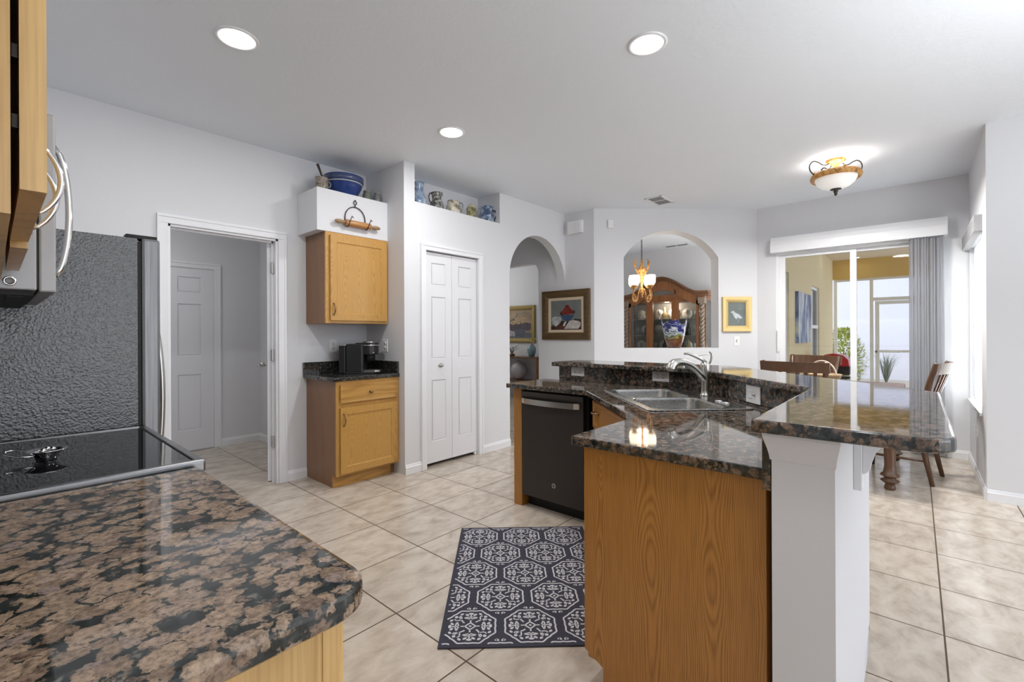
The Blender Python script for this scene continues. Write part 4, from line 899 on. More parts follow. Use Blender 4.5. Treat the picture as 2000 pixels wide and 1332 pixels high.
# ------------------------------------------------------------------ flush mount light in the nook
fl = thing('ceiling_light', 'bronze scrolled ceiling light with frosted glass bowl over the nook', 'ceiling light', (4.99, 0.535, ZC))
M['bronze'] = blotch('gilded_bronze', [(0.20, 0.085, 0.02), (0.52, 0.25, 0.055), (0.62, 0.36, 0.12)], 30, 0.4)
mb = MB(); mb.lathe([(0.075, 0), (0.078, -0.012), (0.06, -0.022), (0.045, -0.028), (0.026, -0.045), (0.020, -0.10), (0.03, -0.115), (0.03, -0.125)], seg=28); obj('canopy', mb, M['bronze'], fl)
mb = MB(); mb.lathe([(0.155, -0.118), (0.172, -0.112), (0.186, -0.124), (0.195, -0.150), (0.187, -0.172), (0.168, -0.166), (0.150, -0.150), (0.150, -0.122)], seg=40, cap=False)
for k in range(4):
    a = k*PI/2+0.5; mb.lathe([(0.014, -0.118), (0.012, -0.104), (0.006, -0.096), (0, -0.094)], (0.165*math.cos(a), 0.165*math.sin(a), 0), 10)
obj('ring', mb, M['bronze'], fl)
M['frost'] = flat('lit_frosted_glass_bowl', (0.92, 0.92, 0.90), 0.5, emit=(1, 0.98, 0.95), es=0.2)
mb = MB(); mb.lathe([(0.160, -0.150), (0.158, -0.175), (0.140, -0.210), (0.110, -0.236), (0.070, -0.254), (0.030, -0.262), (0, -0.263)], seg=40, cap=False); obj('glass_bowl', mb, M['frost'], fl)
mb = MB(); mb.lathe([(0.042, -0.258), (0.044, -0.264), (0.016, -0.268), (0.018, -0.285), (0.012, -0.293), (0.013, -0.305), (0.006, -0.318), (0, -0.322)], seg=20); obj('finial', mb, M['darkmetal'], fl)
for k in range(3):
    a = math.radians(-56)+k*2*PI/3 if False else [math.radians(-52), math.radians(128), math.radians(38)][k]
    c_, s_ = math.cos(a), math.sin(a)
    pr = [(0.060, -0.030), (0.085, -0.045), (0.115, -0.040), (0.150, -0.018), (0.185, -0.008), (0.212, -0.022), (0.226, -0.052), (0.222, -0.085), (0.205, -0.112), (0.185, -0.128)]
    mb = MB(); sm = []
    for i in range(len(pr)-1):
        for j in range(4):
            t_ = j/4; p0 = pr[max(0, i-1)]; p1 = pr[i]; p2 = pr[i+1]; p3 = pr[min(len(pr)-1, i+2)]
            q = [0.5*((2*p1[m])+(-p0[m]+p2[m])*t_+(2*p0[m]-5*p1[m]+4*p2[m]-p3[m])*t_*t_+(-p0[m]+3*p1[m]-3*p2[m]+p3[m])*t_**3) for m in (0, 1)]
            sm.append((q[0]*c_, q[0]*s_, q[1]))
    sm.append((pr[-1][0]*c_, pr[-1][0]*s_, pr[-1][1]))
    mb.tube(sm, 0.0055, 8); obj('scroll_arm', mb, M['darkmetal'], fl)
lamp('nook_light_bulb', 'AREA', (4.99, 0.535, ZC-0.135), 2.2, 0.27, aim=(4.99, 0.535, ZC), color=(1, 0.98, 0.95), shape='DISK')
lamp('nook_light_bowl', 'AREA', (4.99, 0.535, ZC-0.34), 42, 0.26, aim=(4.99, 0.535, 0), color=(1, 0.98, 0.95), shape='DISK')

# ------------------------------------------------------------------ coffee maker
k = thing('coffee_maker', 'black single-serve coffee maker on the small granite worktop', 'coffee maker', (2.215, 3.745, 0.902), math.radians(46))
mb = MB(); mb.prism(rrect(-0.095, 0.095, -0.02, 0.13, 0.02), 0.012, 0.262, bev=0.008); mb.box(-0.10, 0.10, -0.115, 0.135, 0.0, 0.014, 0.004); obj('housing', mb, flat('black_appliance_plastic', (0.018, 0.018, 0.019), 0.35), k)
mb = MB(); mb.prism(rrect(-0.085, 0.085, 0.132, 0.195, 0.015), 0.004, 0.245, bev=0.006); obj('water_tank', mb, flat('smoky_tank_plastic', (0.02, 0.02, 0.022), 0.3, spec=0.4), k)
mb = MB(); mb.box(-0.088, 0.088, 0.130, 0.198, 0.2455, 0.256, 0.004); obj('tank_lid', mb, M['nickel'], k)
mb = MB(); mb.prism(arc(0.0, -0.055, 0.082, PI, 2*PI, 14)+[(0.082, 0.05), (-0.082, 0.05)], 0.165, 0.272, bev=0.008); obj('brew_head', mb, flat('black_head_plastic', (0.012, 0.012, 0.013), 0.3), k)
mb = MB(); mb.lathe([(0.060, 0.272), (0.060, 0.280), (0.050, 0.286), (0, 0.287)], (0, -0.055, 0), 24); obj('lid_cap', mb, M['nickel'], k)
mb = MB(); mb.tube([(-0.085, -0.02, 0.25), (-0.080, -0.075, 0.25), (-0.05, -0.120, 0.25), (0, -0.14, 0.25), (0.05, -0.120, 0.25), (0.080, -0.075, 0.25), (0.085, -0.02, 0.25)], 0.006, 8); mb.tube([(0.07, -0.1, 0.185), (0.0, -0.14, 0.185), (-0.07, -0.1, 0.185)], 0.004, 8); obj('handle', mb, M['chrome'], k)
mb = MB(); mb.lathe([(0.045, 0.0), (0.045, 0.05), (0.042, 0.056), (0, 0.056)], (0, -0.06, 0.165-0.056), 20); obj('spout', mb, M['black'], k)
mb = MB(); mb.prism(arc(0, -0.10, 0.072, PI, 2*PI, 14)+[(0.072, -0.02), (-0.072, -0.02)], 0.010, 0.030, bev=0.003); obj('drip_tray', mb, M['steelx'], k)

# ------------------------------------------------------------------ rolling pin on its wire hanger
h = thing('wire_hanger', 'dark wrought iron hanger holding the rolling pin on the soffit', 'hanger', (2.08, 3.655, 2.22))
yy = 3.655
mb = MB(); mb.tube([(1.995, yy, 2.225)]+[(2.09+0.095*math.cos(a), yy, 2.25+0.105*math.sin(a)) for a in [PI-PI*i/20 for i in range(21)]]+[(2.185, yy, 2.225)], 0.0042, 8); obj('arch', mb, M['darkmetal'], h, True)
mb = MB(); mb.tube([(2.09+0.014*math.cos(a), yy, 2.392+0.016*math.sin(a)) for a in [2*PI*i/16 for i in range(16)]], 0.0035, 8, True); mb.tube([(2.09, yy, 2.355), (2.09, yy, 2.376)], 0.004, 8); mb.cyl((2.09, yy+0.01, 2.412), (2.09, yy-0.006, 2.412), 0.005, seg=8); obj('ring', mb, M['darkmetal'], h, True)
for xx in (2.0, 2.18):
    mb = MB(); mb.tube([(xx, yy, 2.225)]+[(xx, 3.625+0.033*math.cos(a), 2.200+0.033*math.sin(a)) for a in [0.9-3.7*i/14 for i in range(15)]]+[(xx+0.012, 3.59, 2.225), (xx+0.03, 3.60, 2.258), (xx+0.045, 3.605, 2.245)], 0.0035, 8); obj('hook', mb, M['darkmetal'], h, True)
rp = thing('rolling_pin', 'brown wooden rolling pin hanging in the iron hanger', 'rolling pin', (2.10, 3.622, 2.20))
M['pin'] = wood('warm_maple', (0.46, 0.22, 0.07), (0.30, 0.12, 0.03), 0.4, 'X', 2.0)
mb = MB(); mb.lathe([(0.022, -0.12), (0.0275, -0.112), (0.0275, 0.112), (0.022, 0.12)], (0.0, 0, 0.0), 24, axis='X'); obj('roller', mb, M['pin'], rp)
for s_ in (-1, 1):
    mb = MB(); mb.lathe([(0.012, 0.122*s_), (0.010, 0.133*s_), (0.016, 0.150*s_), (0.0185, 0.175*s_), (0.015, 0.200*s_), (0.008, 0.213*s_), (0, 0.216*s_)], (0, 0, 0), 18, axis='X'); obj('handle', mb, wood('weathered_handle', (0.33, 0.21, 0.10), (0.16, 0.09, 0.04), 0.5, 'X', 2.0), rp)

# ------------------------------------------------------------------ crockery on the soffit and in the pantry niche
zb = 2.46
bl = thing('mixing_bowl', 'large blue stoneware mixing bowl with white bands on the soffit', 'bowl', (2.085, 3.842, zb))
prof = [(0, 0), (0.085, 0), (0.09, 0.006), (0.125, 0.05), (0.152, 0.10), (0.158, 0.128), (0.165, 0.134), (0.168, 0.175), (0.172, 0.186), (0.165, 0.190), (0.158, 0.178), (0.145, 0.11), (0.10, 0.04), (0, 0.02)]
mb = MB(); mb.lathe(prof, seg=40, cap=False); obj('bowl', mb, flat('cobalt_glaze', (0.018, 0.045, 0.19), 0.12, spec=0.6), bl)
mb = MB()
for z, r_ in ((0.128, 0.1595),): mb.lathe([(r_-0.003, z-0.005), (r_+0.0018, z-0.004), (r_+0.0045, z+0.004), (r_, z+0.006)], seg=40, cap=False)
obj('band', mb, flat('cream_glaze_band', (0.42, 0.42, 0.38), 0.2), bl)
mb = MB(); mb.lathe([(0.1665, 0.140), (0.1700, 0.142), (0.1715, 0.176), (0.1685, 0.178)], seg=40, cap=False); obj('rim_band', mb, flat('slate_blue_glaze', (0.055, 0.075, 0.15), 0.15), bl)
cr = thing('stoneware_crock', 'small brown stoneware crock beside the blue mixing bowl', 'crock', (1.862, 3.80, zb))
mb = MB(); mb.lathe([(0, 0), (0.048, 0), (0.052, 0.01), (0.052, 0.10), (0.047, 0.108), (0.054, 0.116), (0.054, 0.124), (0.046, 0.124), (0.046, 0.02), (0, 0.015)], seg=28, cap=False); obj('crock', mb, blotch('speckled_brown_glaze', [(0.16, 0.12, 0.09), (0.33, 0.29, 0.24), (0.12, 0.09, 0.07)], 40, 0.35), cr)
mb = MB(); mb.tube([(0.053, 0, 0.06), (0.075, 0, 0.065), (0.080, 0, 0.09), (0.07, 0, 0.105), (0.053, 0, 0.105)], 0.006, 8); obj('handle', mb, M['slot'], cr)
sp = thing('wooden_spoon', 'dark wooden spoon leaning in the brown crock', 'spoon', (1.862, 3.80, zb+0.02))
mb = MB(); mb.tube([(0.038, -0.02, 0.012), (0.01, -0.01, 0.09), (-0.012, -0.004, 0.15), (-0.030, 0.0, 0.20), (-0.036, 0.002, 0.215)], lambda t: 0.007+0.006*max(0, t-0.3)/0.7, 10); obj('handle', mb, flat('dark_stained_wood', (0.035, 0.018, 0.010), 0.5), sp)
mb = MB(); mb.lathe([(0, -0.018), (0.009, -0.012), (0.012, 0), (0.009, 0.012), (0, 0.018)], (0.036, -0.02, 0.012), 12); obj('spoon_bowl', mb, flat('dark_stained_wood_bowl', (0.035, 0.018, 0.010), 0.5), sp)
for nm, x, y, hh, r_, lab, cc in (('glass_jar', 2.305, 3.82, 0.12, 0.042, 'greenish glass jar right of the blue mixing bowl', (0.62, 0.66, 0.55)), ('glass_jar', 2.378, 3.765, 0.105, 0.035, 'clear glass jar with wire bail against the pantry side wall', (0.62, 0.62, 0.60))):
    j = thing(nm, lab, 'jar', (x, y, zb)); mb = MB()
    mb.lathe([(0, 0), (r_*0.9, 0), (r_, 0.008), (r_, hh*0.7), (r_*0.75, hh*0.82), (r_*0.75, hh*0.9), (r_*0.68, hh*0.9), (r_*0.92, hh*0.68), (r_*0.92, 0.012), (0, 0.01)], seg=24, cap=False); obj('glass', mb, flat('jar_glass', cc, 0.08, trans=0.75), j)
    mb = MB(); mb.lathe([(r_*0.80, hh*0.88), (r_*0.80, hh), (r_*0.3, hh*1.03), (0, hh*1.03)], seg=24); obj('lid', mb, flat('jar_lid', tuple(v*0.8 for v in cc), 0.1, trans=0.5), j)
    mb = MB(); mb.tube([(r_*0.8, 0, hh*0.9), (r_*1.08, 0.004, hh*0.75), (r_*1.05, 0, hh*0.6)], 0.002, 6); obj('bail', mb, M['darkmetal'], j)
zn = 2.455
def pot(name, label, x, y, prof, mat, handle=None, spout=None, rz=0.0, cat='pitcher', hmat=None, sc=1.0):
    o = thing(name, label, cat, (x, y, zn), rz); mb = MB()
    r0 = prof[-1][0]; inner = [(r*0.86, z) for r, z in reversed(prof[1:])]
    mb.lathe(prof+[(r0*0.9, prof[-1][1])]+inner[1:]+[(0, prof[0][1]+0.012)], seg=28, cap=False); b_ = obj('body', mb, mat, o)
    if handle: mb = MB(); mb.tube([(a, 0, z) for a, z in handle], 0.0062, 8); obj('handle', mb, hmat or mat, o)
    if spout:
        mb = MB(); a, z = spout; mb.prism([(a-0.012, -0.014), (a+0.020, 0), (a-0.012, 0.014)], z-0.016, z+0.004); obj('spout', mb, mat, o)
    return o
yn = 3.515
pot('vase', 'tall pale blue stoneware vase at the left end of the pantry ledge', 2.665, yn, [(0, 0), (0.066, 0), (0.074, 0.02), (0.072, 0.05), (0.056, 0.09), (0.043, 0.125), (0.042, 0.16), (0.048, 0.20), (0.052, 0.225)], blotch('pale_blue_glaze', [(0.10, 0.14, 0.25), (0.22, 0.29, 0.40), (0.42, 0.48, 0.54)], 18, 0.25), cat='vase')
pot('pitcher', 'dark grey patterned pitcher with tall loop handle, second on the pantry ledge', 2.88, yn, [(0, 0), (0.055, 0), (0.066, 0.02), (0.068, 0.05), (0.056, 0.085), (0.044, 0.105), (0.047, 0.14), (0.056, 0.165), (0.058, 0.175)], blotch('grey_black_glaze', [(0.02, 0.022, 0.022), (0.14, 0.14, 0.13), (0.45, 0.45, 0.42)], 45, 0.25), [(-0.050, 0.16), (-0.085, 0.155), (-0.098, 0.125), (-0.09, 0.085), (-0.062, 0.055)], (0.056, 0.172), 0.0, hmat=flat('black_glaze', (0.05, 0.052, 0.05), 0.2))
pot('mug', 'cream and black patterned squat mug in the middle of the pantry ledge', 3.095, yn, [(0, 0), (0.062, 0), (0.073, 0.02), (0.076, 0.055), (0.070, 0.09), (0.062, 0.115), (0.064, 0.14)], blotch('cream_black_glaze', [(0.06, 0.05, 0.04), (0.55, 0.50, 0.38), (0.62, 0.60, 0.52)], 20, 0.25), [(0.062, 0.12), (0.092, 0.115), (0.102, 0.085), (0.094, 0.05), (0.07, 0.03)], None, math.radians(-60), cat='mug', hmat=flat('grey_glaze', (0.22, 0.24, 0.23), 0.25))
o = pot('jar', 'olive patterned jar with pale round stopper, fourth on the pantry ledge', 3.345, yn, [(0, 0), (0.050, 0), (0.054, 0.012), (0.050, 0.07), (0.052, 0.115), (0.047, 0.125)], blotch('olive_glaze', [(0.05, 0.045, 0.02), (0.26, 0.24, 0.10), (0.48, 0.46, 0.32)], 30, 0.3), cat='jar')
mb = MB(); mb.lathe([(0.044, 0.120), (0.046, 0.13), (0.040, 0.150), (0.022, 0.162), (0, 0.165)], seg=24); obj('stopper', mb, flat('pale_cream_glaze', (0.50, 0.47, 0.36), 0.3), o)
pot('pitcher', 'blue and white pitcher with dark handle at the right end of the pantry ledge', 3.572, yn, [(0, 0), (0.070, 0), (0.080, 0.02), (0.082, 0.06), (0.074, 0.10), (0.066, 0.13), (0.070, 0.165), (0.074, 0.178)], blotch('blue_white_glaze', [(0.02, 0.035, 0.07), (0.10, 0.16, 0.28), (0.48, 0.55, 0.64)], 22, 0.2), [(0.066, 0.145), (0.10, 0.15), (0.115, 0.12), (0.108, 0.075), (0.08, 0.03)], (-0.07, 0.172), math.radians(-25), hmat=flat('midnight_glaze', (0.015, 0.02, 0.035), 0.2))

# ------------------------------------------------------------------ pictures
def picture(name, label, Mx, w, h, fw, lw, mats, art):
    # local x right, -y out of the wall, z up; origin centre of the picture on the wall
    o = thing(name, label, 'picture', Mx.to_translation(), Mx.to_euler().z); d = 0.035
    def frame(a, b_, y0, y1, mm, nm, par, ins=0.0):
        mb = MB(); W0, H0, W1, H1 = a[0]/2, a[1]/2, b_[0]/2, b_[1]/2; n = 5
        L = []
        for i in range(n+1):
            t_ = i/n; ww = W0+(W1-W0)*t_; hh = H0+(H1-H0)*t_; y = y0+(y1-y0)*t_ - ins*math.sin(PI*t_)
            L.append([mb.v(p) for p in ((-ww, y, -hh), (ww, y, -hh), (ww, y, hh), (-ww, y, hh))])
        bk = [mb.v(p) for p in ((-W0, 0, -H0), (W0, 0, -H0), (W0, 0, H0), (-W0, 0, H0))]; ib = [mb.v(p) for p in ((-W1, -0.004, -H1), (W1, -0.004, -H1), (W1, -0.004, H1), (-W1, -0.004, H1))]
        L = [bk]+L+[ib]
        for A_, B_ in zip(L, L[1:]):
            for k_ in range(4): mb.f((A_[k_], A_[(k_+1) % 4], B_[(k_+1) % 4], B_[k_]))
        return obj(nm, mb, mm, par)
    frame((w, h), (w-2*fw, h-2*fw), -d, -0.018, mats[0], 'frame', o, 0.008)
    if lw: frame((w-2*fw, h-2*fw), (w-2*fw-2*lw, h-2*fw-2*lw), -0.017, -0.012, mats[1], 'liner', o, 0.001)
    cw, ch = w-2*fw-2*lw, h-2*fw-2*lw
    mb = MB(); y = -0.008; mb.quad((-cw/2, y, -ch/2), (cw/2, y, -ch/2), (cw/2, y, ch/2), (-cw/2, y, ch/2)); ms = [art[0]]
    for i, (m_, poly) in enumerate(art[1:]):
        if m_ not in ms: ms.append(m_)
        mb.mi = ms.index(m_); yy_ = y-0.0003*(i+1)
        mb.f([mb.v(((p[0]-0.5)*cw, yy_, (p[1]-0.5)*ch)) for p in poly])
    obj('canvas', mb, ms, o)
    return o
ell = lambda cx, cy, rx, ry, n=20: [(cx+rx*math.cos(2*PI*i/n), cy+ry*math.sin(2*PI*i/n)) for i in range(n)]
def paint(c, v=0.25, sc=18):
    return blotch('oil_paint', [tuple(x*(1-v) for x in c), c, tuple(min(1, x*(1+v)) for x in c)], sc, 0.55)
wf = wood('gilded_brown_frame', (0.115, 0.068, 0.024), (0.055, 0.03, 0.012), 0.4, 'X', 2.0)
red = paint((0.17, 0.018, 0.012), 0.7, 40); dred = paint((0.05, 0.012, 0.01)); bluep = paint((0.035, 0.07, 0.14)); whitep = paint((0.42, 0.43, 0.42), 0.35, 14); creamp = paint((0.52, 0.49, 0.45), 0.2, 12); dk = paint((0.035, 0.018, 0.014), 0.5)
art = [paint((0.16, 0.175, 0.165), 0.15, 4), (dk, [(0, 0), (1, 0), (1, 0.35), (0.78, 0.37), (0.72, 0.30), (0.35, 0.30), (0, 0.12)]), (paint((0.085, 0.025, 0.014)), [(0.12, 0.02), (0.62, 0.02), (0.6, 0.16), (0.25, 0.18)]),
       (dred, ell(0.37, 0.56, 0.06, 0.07)), (dred, ell(0.75, 0.59, 0.05, 0.06))]+[(red, ell(x, y, 0.075, 0.085)) for x, y in ((0.44, 0.59), (0.56, 0.58), (0.66, 0.60), (0.50, 0.68), (0.60, 0.68), (0.545, 0.76))]+[
       (bluep, [(0.34, 0.52)]+[(0.36+0.40*i/10, 0.50-0.0*i) for i in range(11)]+[(0.76, 0.47), (0.70, 0.36), (0.62, 0.31), (0.48, 0.31), (0.40, 0.36)]),
       (whitep, [(0.03, 0.40), (0.08, 0.44), (0.20, 0.46), (0.32, 0.44), (0.36, 0.38), (0.34, 0.26), (0.26, 0.18), (0.18, 0.12), (0.14, 0.12), (0.08, 0.20), (0.03, 0.28)]),
       (creamp, [(0.45, 0.03), (0.52, 0.14), (0.58, 0.24), (0.62, 0.29), (0.74, 0.32), (0.90, 0.29), (0.98, 0.24), (0.97, 0.12), (0.90, 0.03)]), (creamp, [(0.41, 0.14), (0.43, 0.22), (0.48, 0.28), (0.54, 0.29), (0.50, 0.20), (0.46, 0.11)])]
picture('framed_painting', 'still life painting of red apples in gold-brown frame on hall wall', T(XH, 3.388, 1.490, -PI/2), 0.735, 0.640, 0.095, 0.035, [wf, flat('cream_liner', (0.62, 0.50, 0.36), 0.6)], art)
gf = flat('bright_gold_frame', (0.70, 0.52, 0.22), 0.38, 0.3)
bw = paint((0.50, 0.54, 0.58), 0.2, 20)
art = [paint((0.15, 0.175, 0.165), 0.12, 5), (bw, [(0.16, 0.57), (0.27, 0.65), (0.36, 0.62), (0.44, 0.56), (0.62, 0.50), (0.82, 0.36), (0.80, 0.30), (0.66, 0.31), (0.58, 0.36), (0.50, 0.28), (0.40, 0.34), (0.32, 0.45), (0.26, 0.54)]), (paint((0.28, 0.31, 0.34)), [(0.53, 0.29), (0.56, 0.10), (0.58, 0.10), (0.57, 0.31)]), (paint((0.28, 0.31, 0.34)), [(0.62, 0.30), (0.62, 0.12), (0.64, 0.12), (0.66, 0.31)]), (paint((0.20, 0.24, 0.27)), [(0.55, 0.70), (0.78, 0.77), (0.80, 0.74), (0.60, 0.68)])]
picture('framed_painting', 'small white bird painting in bright gold frame on angled wall', MA @ T(1.776, 0, 1.483), 0.362, 0.430, 0.070, 0.0, [gf, gf], art)
fp = paint((0.26, 0.19, 0.11), 0.3, 8); pur = paint((0.045, 0.03, 0.04), 0.6, 30); tanp = paint((0.33, 0.22, 0.12), 0.4, 30)
art = [fp, (paint((0.10, 0.10, 0.12)), [(0, 0), (1, 0), (1, 0.18), (0, 0.30)]), (paint((0.30, 0.28, 0.30)), [(0, 0.08), (0.6, 0.06), (0.55, 0.25), (0, 0.33)]), (pur, [(0.1, 0.36), (0.3, 0.26), (0.7, 0.24), (0.96, 0.30), (0.97, 0.52), (0.8, 0.56), (0.6, 0.50), (0.3, 0.52), (0.1, 0.50)]), (paint((0.06, 0.07, 0.09)), [(0.42, 0.06), (0.76, 0.06), (0.80, 0.32), (0.38, 0.32)]), (pur, ell(0.45, 0.58, 0.22, 0.12)), (tanp, ell(0.52, 0.62, 0.13, 0.12)), (tanp, ell(0.68, 0.66, 0.10, 0.12)), (tanp, ell(0.34, 0.56, 0.09, 0.08))]
picture('framed_painting', 'floral painting in olive gold frame above the foyer console', T(7.0, 6.02, 1.445, -PI/2), 0.92, 0.735, 0.085, 0.0, [flat('olive_gold_frame', (0.22, 0.155, 0.035), 0.45, 0.3)]*2, art)
# ------------------------------------------------------------------ foyer console and ornaments
cn = thing('console_table', 'dark brown console table against the foyer wall', 'table', (6.82, 5.86, 0))
mb = MB(); mb.box(6.65, 6.985, 5.235, 6.50, 0.785, 0.815, 0.004); obj('tabletop', mb, M['walnut'], cn, True)
mb = MB(); mb.box(6.67, 6.97, 5.25, 6.48, 0.34, 0.365, 0.003); obj('shelf', mb, M['walnut'], cn, True)
for x, y in ((6.66, 5.245), (6.93, 5.245), (6.66, 6.45), (6.93, 6.45)): mb = MB(); mb.box(x, x+0.045, y, y+0.045, 0, 0.785, 0.003); obj('leg', mb, M['cherry'], cn, True)
v = thing('vase', 'pale blue vase with yellow flowers on the foyer console', 'vase', (6.80, 5.50, 0.815))
mb = MB(); mb.lathe([(0, 0), (0.045, 0), (0.055, 0.01), (0.080, 0.08), (0.088, 0.14), (0.075, 0.19), (0.045, 0.215), (0.048, 0.23), (0.042, 0.23), (0, 0.20)], seg=28, cap=False); obj('body', mb, flat('celadon_glaze', (0.20, 0.30, 0.34), 0.2), v)
random.seed(5); mb = MB()
for i in range(7):
    a = i*0.9; e = (0.06*math.cos(a), 0.07*math.sin(a)-0.03, 0.30+0.05*random.random()); mb.tube([(0, 0, 0.2), (e[0]*0.4, e[1]*0.4, 0.27), e], 0.003, 6); mb.lathe([(0, -0.012), (0.018, -0.004), (0.016, 0.008), (0, 0.014)], e, 10)
obj('flowers', mb, flat('pale_yellow_petals', (0.45, 0.42, 0.14), 0.6), v)
v = thing('branch_arrangement', 'small dry branch arrangement on the console beside the blue vase', 'ornament', (6.80, 6.0, 0.815))
mb = MB(); mb.lathe([(0, 0), (0.05, 0), (0.06, 0.03), (0.05, 0.05), (0, 0.05)], seg=20); obj('pot', mb, M['walnut'], v)
mb = MB()
for i in range(12):
    a = i*0.55; L = 0.12+0.10*random.random(); mb.tube([(0, 0, 0.04), (0.04*math.cos(a), 0.05*math.sin(a), 0.04+L*0.6), (0.06*math.cos(a+0.3), 0.17*math.sin(a+0.2), 0.03+L)], 0.0035, 6)
obj('twigs', mb, flat('dry_twigs', (0.10, 0.075, 0.05), 0.8), v)
v = thing('round_vase', 'round grey vase on the lower shelf of the console', 'vase', (6.80, 5.83, 0.365))
mb = MB(); mb.lathe([(0, 0), (0.06, 0), (0.10, 0.03), (0.155, 0.12), (0.165, 0.19), (0.13, 0.28), (0.06, 0.335), (0.05, 0.36), (0.04, 0.36), (0, 0.32)], seg=32, cap=False); obj('body', mb, flat('pale_mauve_glaze', (0.42, 0.40, 0.42), 0.25), v)
lamp('foyer_fill', 'AREA', (6.1, 6.6, 2.0), 9, 1.2, 1.6, (6.6, 3.5, 1.2), (1, 0.98, 0.95))  # added fill brightening the foyer; no window opens here
# ------------------------------------------------------------------ dining room
ch = thing('chandelier', 'bronze dining room chandelier with lit glass shades on a chain', 'chandelier', (6.05, 2.895, 1.68))
mb = MB(); z = 0.64
mb.lathe([(0.06, 1.11), (0.05, 1.085), (0.012, 1.07)], seg=20)
for i in range(17):
    zz = 0.595+i*0.0285; q = [(0.009*math.cos(2*PI*k_/10)*(1 if i % 2 else 0), 0.009*math.cos(2*PI*k_/10)*(0 if i % 2 else 1), zz+0.018*math.sin(2*PI*k_/10)) for k_ in range(10)]; mb.tube(q, 0.003, 6, True)
obj('chain', mb, M['darkmetal'], ch)
mb = MB(); mb.lathe([(0, 0.07), (0.018, 0.08), (0.012, 0.10), (0.022, 0.13), (0.03, 0.16), (0.015, 0.20), (0.014, 0.27), (0.024, 0.32), (0.016, 0.35), (0.018, 0.38), (0.050, 0.455), (0.055, 0.485), (0.03, 0.50), (0.01, 0.59), (0, 0.59)], seg=24); obj('column', mb, M['bronze'], ch)
for k_ in range(6):
    a = k_*PI/3+0.35; c_, s_ = math.cos(a), math.sin(a)
    mb = MB(); mb.tube([(p.x*c_, p.x*s_, p.z) for p in bez((0.018, 0, 0.40), (0.10, 0, 0.44), (0.15, 0, 0.58), (0.085, 0, 0.61), 12)], 0.006, 8); mb.tube([(p.x*c_, p.x*s_, p.z) for p in bez((0.10, 0, 0.57), (0.115, 0, 0.48), (0.06, 0, 0.42), (0.02, 0, 0.36), 10)], 0.005, 8); obj('crown_scroll', mb, M['bronze'], ch)
for k_ in range(4):
    a = k_*PI/2+0.447+PI/4+0.06; c_, s_ = math.cos(a), math.sin(a)
    mb = MB(); mb.tube([(p.x*c_, p.x*s_, p.z) for p in bez((0.02, 0, 0.19), (0.08, 0, 0.22), (0.06, 0, 0.01), (0.13, 0, 0.02), 12)+bez((0.13, 0, 0.02), (0.19, 0, 0.03), (0.18, 0, 0.12), (0.15, 0, 0.22), 10)[1:]], 0.0075, 8); mb.tube([(p.x*c_, p.x*s_, p.z) for p in bez((0.12, 0, 0.02), (0.10, 0, 0.08), (0.15, 0, 0.14), (0.165, 0, 0.10), 8)], 0.005, 6)
    ar = obj('arm', mb, M['bronze'], ch)
    mb = MB(); mb.lathe([(0.01, 0.20), (0.045, 0.22), (0.048, 0.235), (0.03, 0.242)], (0.15*c_, 0.15*s_, 0), 18); obj('cup', mb, M['bronze'], ar)
    mb = MB(); mb.lathe([(0.03, 0.236), (0.055, 0.246), (0.070, 0.28), (0.072, 0.34), (0.068, 0.375), (0.064, 0.375), (0.067, 0.34), (0.064, 0.28), (0.05, 0.255), (0, 0.246)], (0.15*c_, 0.15*s_, 0), 22, cap=False); obj('glass_shade', mb, M['warmglow'], ar)
lamp('chandelier_glow', 'POINT', (6.05, 2.895, 2.0), 6, 0.12, color=(1, 0.93, 0.82))
lamp('dining_fill', 'AREA', (7.2, 1.75, 1.4), 26, 1.2, 1.6, (7.2, 5, 1.4), (0.98, 0.99, 1))  # added unseen fill that brightens the dining room
# china cabinet against the far wall
cb = thing('china_cabinet', 'carved cherry china cabinet with arched bonnet in the dining room', 'cabinet', (7.95, 3.30, 0))
HX, HY0, HY1, HB = 7.74, 2.60, 4.06, 8.19; hc = (HY0+HY1)/2; hw = (HY1-HY0)/2
def bonnet(y): # height of the arched crest
    t_ = min(1, abs(y-hc)/(hw*0.92)); return 1.935+0.285*(0.5+0.5*math.cos(PI*t_))**1.0
mb = MB(); mb.box(HX-0.05, HB, HY0-0.02, HY1+0.02, 0.06, 0.90); mb.box(HX-0.07, HB, HY0-0.05, HY1+0.05, 0.90, 0.93, 0.006); mb.box(HX-0.02, HB, HY0, HY1, 0.0, 0.06); obj('lower_body', mb, M['cherry'], cb, True)
mb = MB(); mb.box(HB-0.03, HB, HY0, HY1, 0.93, 1.79)
for i in range(14):
    t0, t1 = HY0+(HY1-HY0)*i/14, HY0+(HY1-HY0)*(i+1)/14; mb.prism([(t0, 1.79), (t1, 1.79), (t1, bonnet(t1)-0.04), (t0, bonnet(t0)-0.04)], HX+0.08, HX+0.10, plane='YZ')
obj('back_panel', mb, flat('pale_mirror_back', (0.30, 0.285, 0.26), 0.3), cb, True)
mb = MB(); n = 28; ys = [HY0+(HY1-HY0)*i/n for i in range(n+1)]
for a, b_ in zip(ys, ys[1:]): mb.prism([(a, bonnet(a)-0.145), (b_, bonnet(b_)-0.145), (b_, bonnet(b_)-0.03), (a, bonnet(a)-0.03)], HX, HX+0.03, plane='YZ')
bmesh.ops.remove_doubles(mb.bm, verts=mb.bm.verts, dist=1e-5); mb.box(HX+0.03, HB, HY0, HY1, 1.80, 1.92); obj('frieze', mb, M['cherry'], cb, True)
mb = MB(); ys = [HY0-0.07+(HY1-HY0+0.14)*i/n for i in range(n+1)]
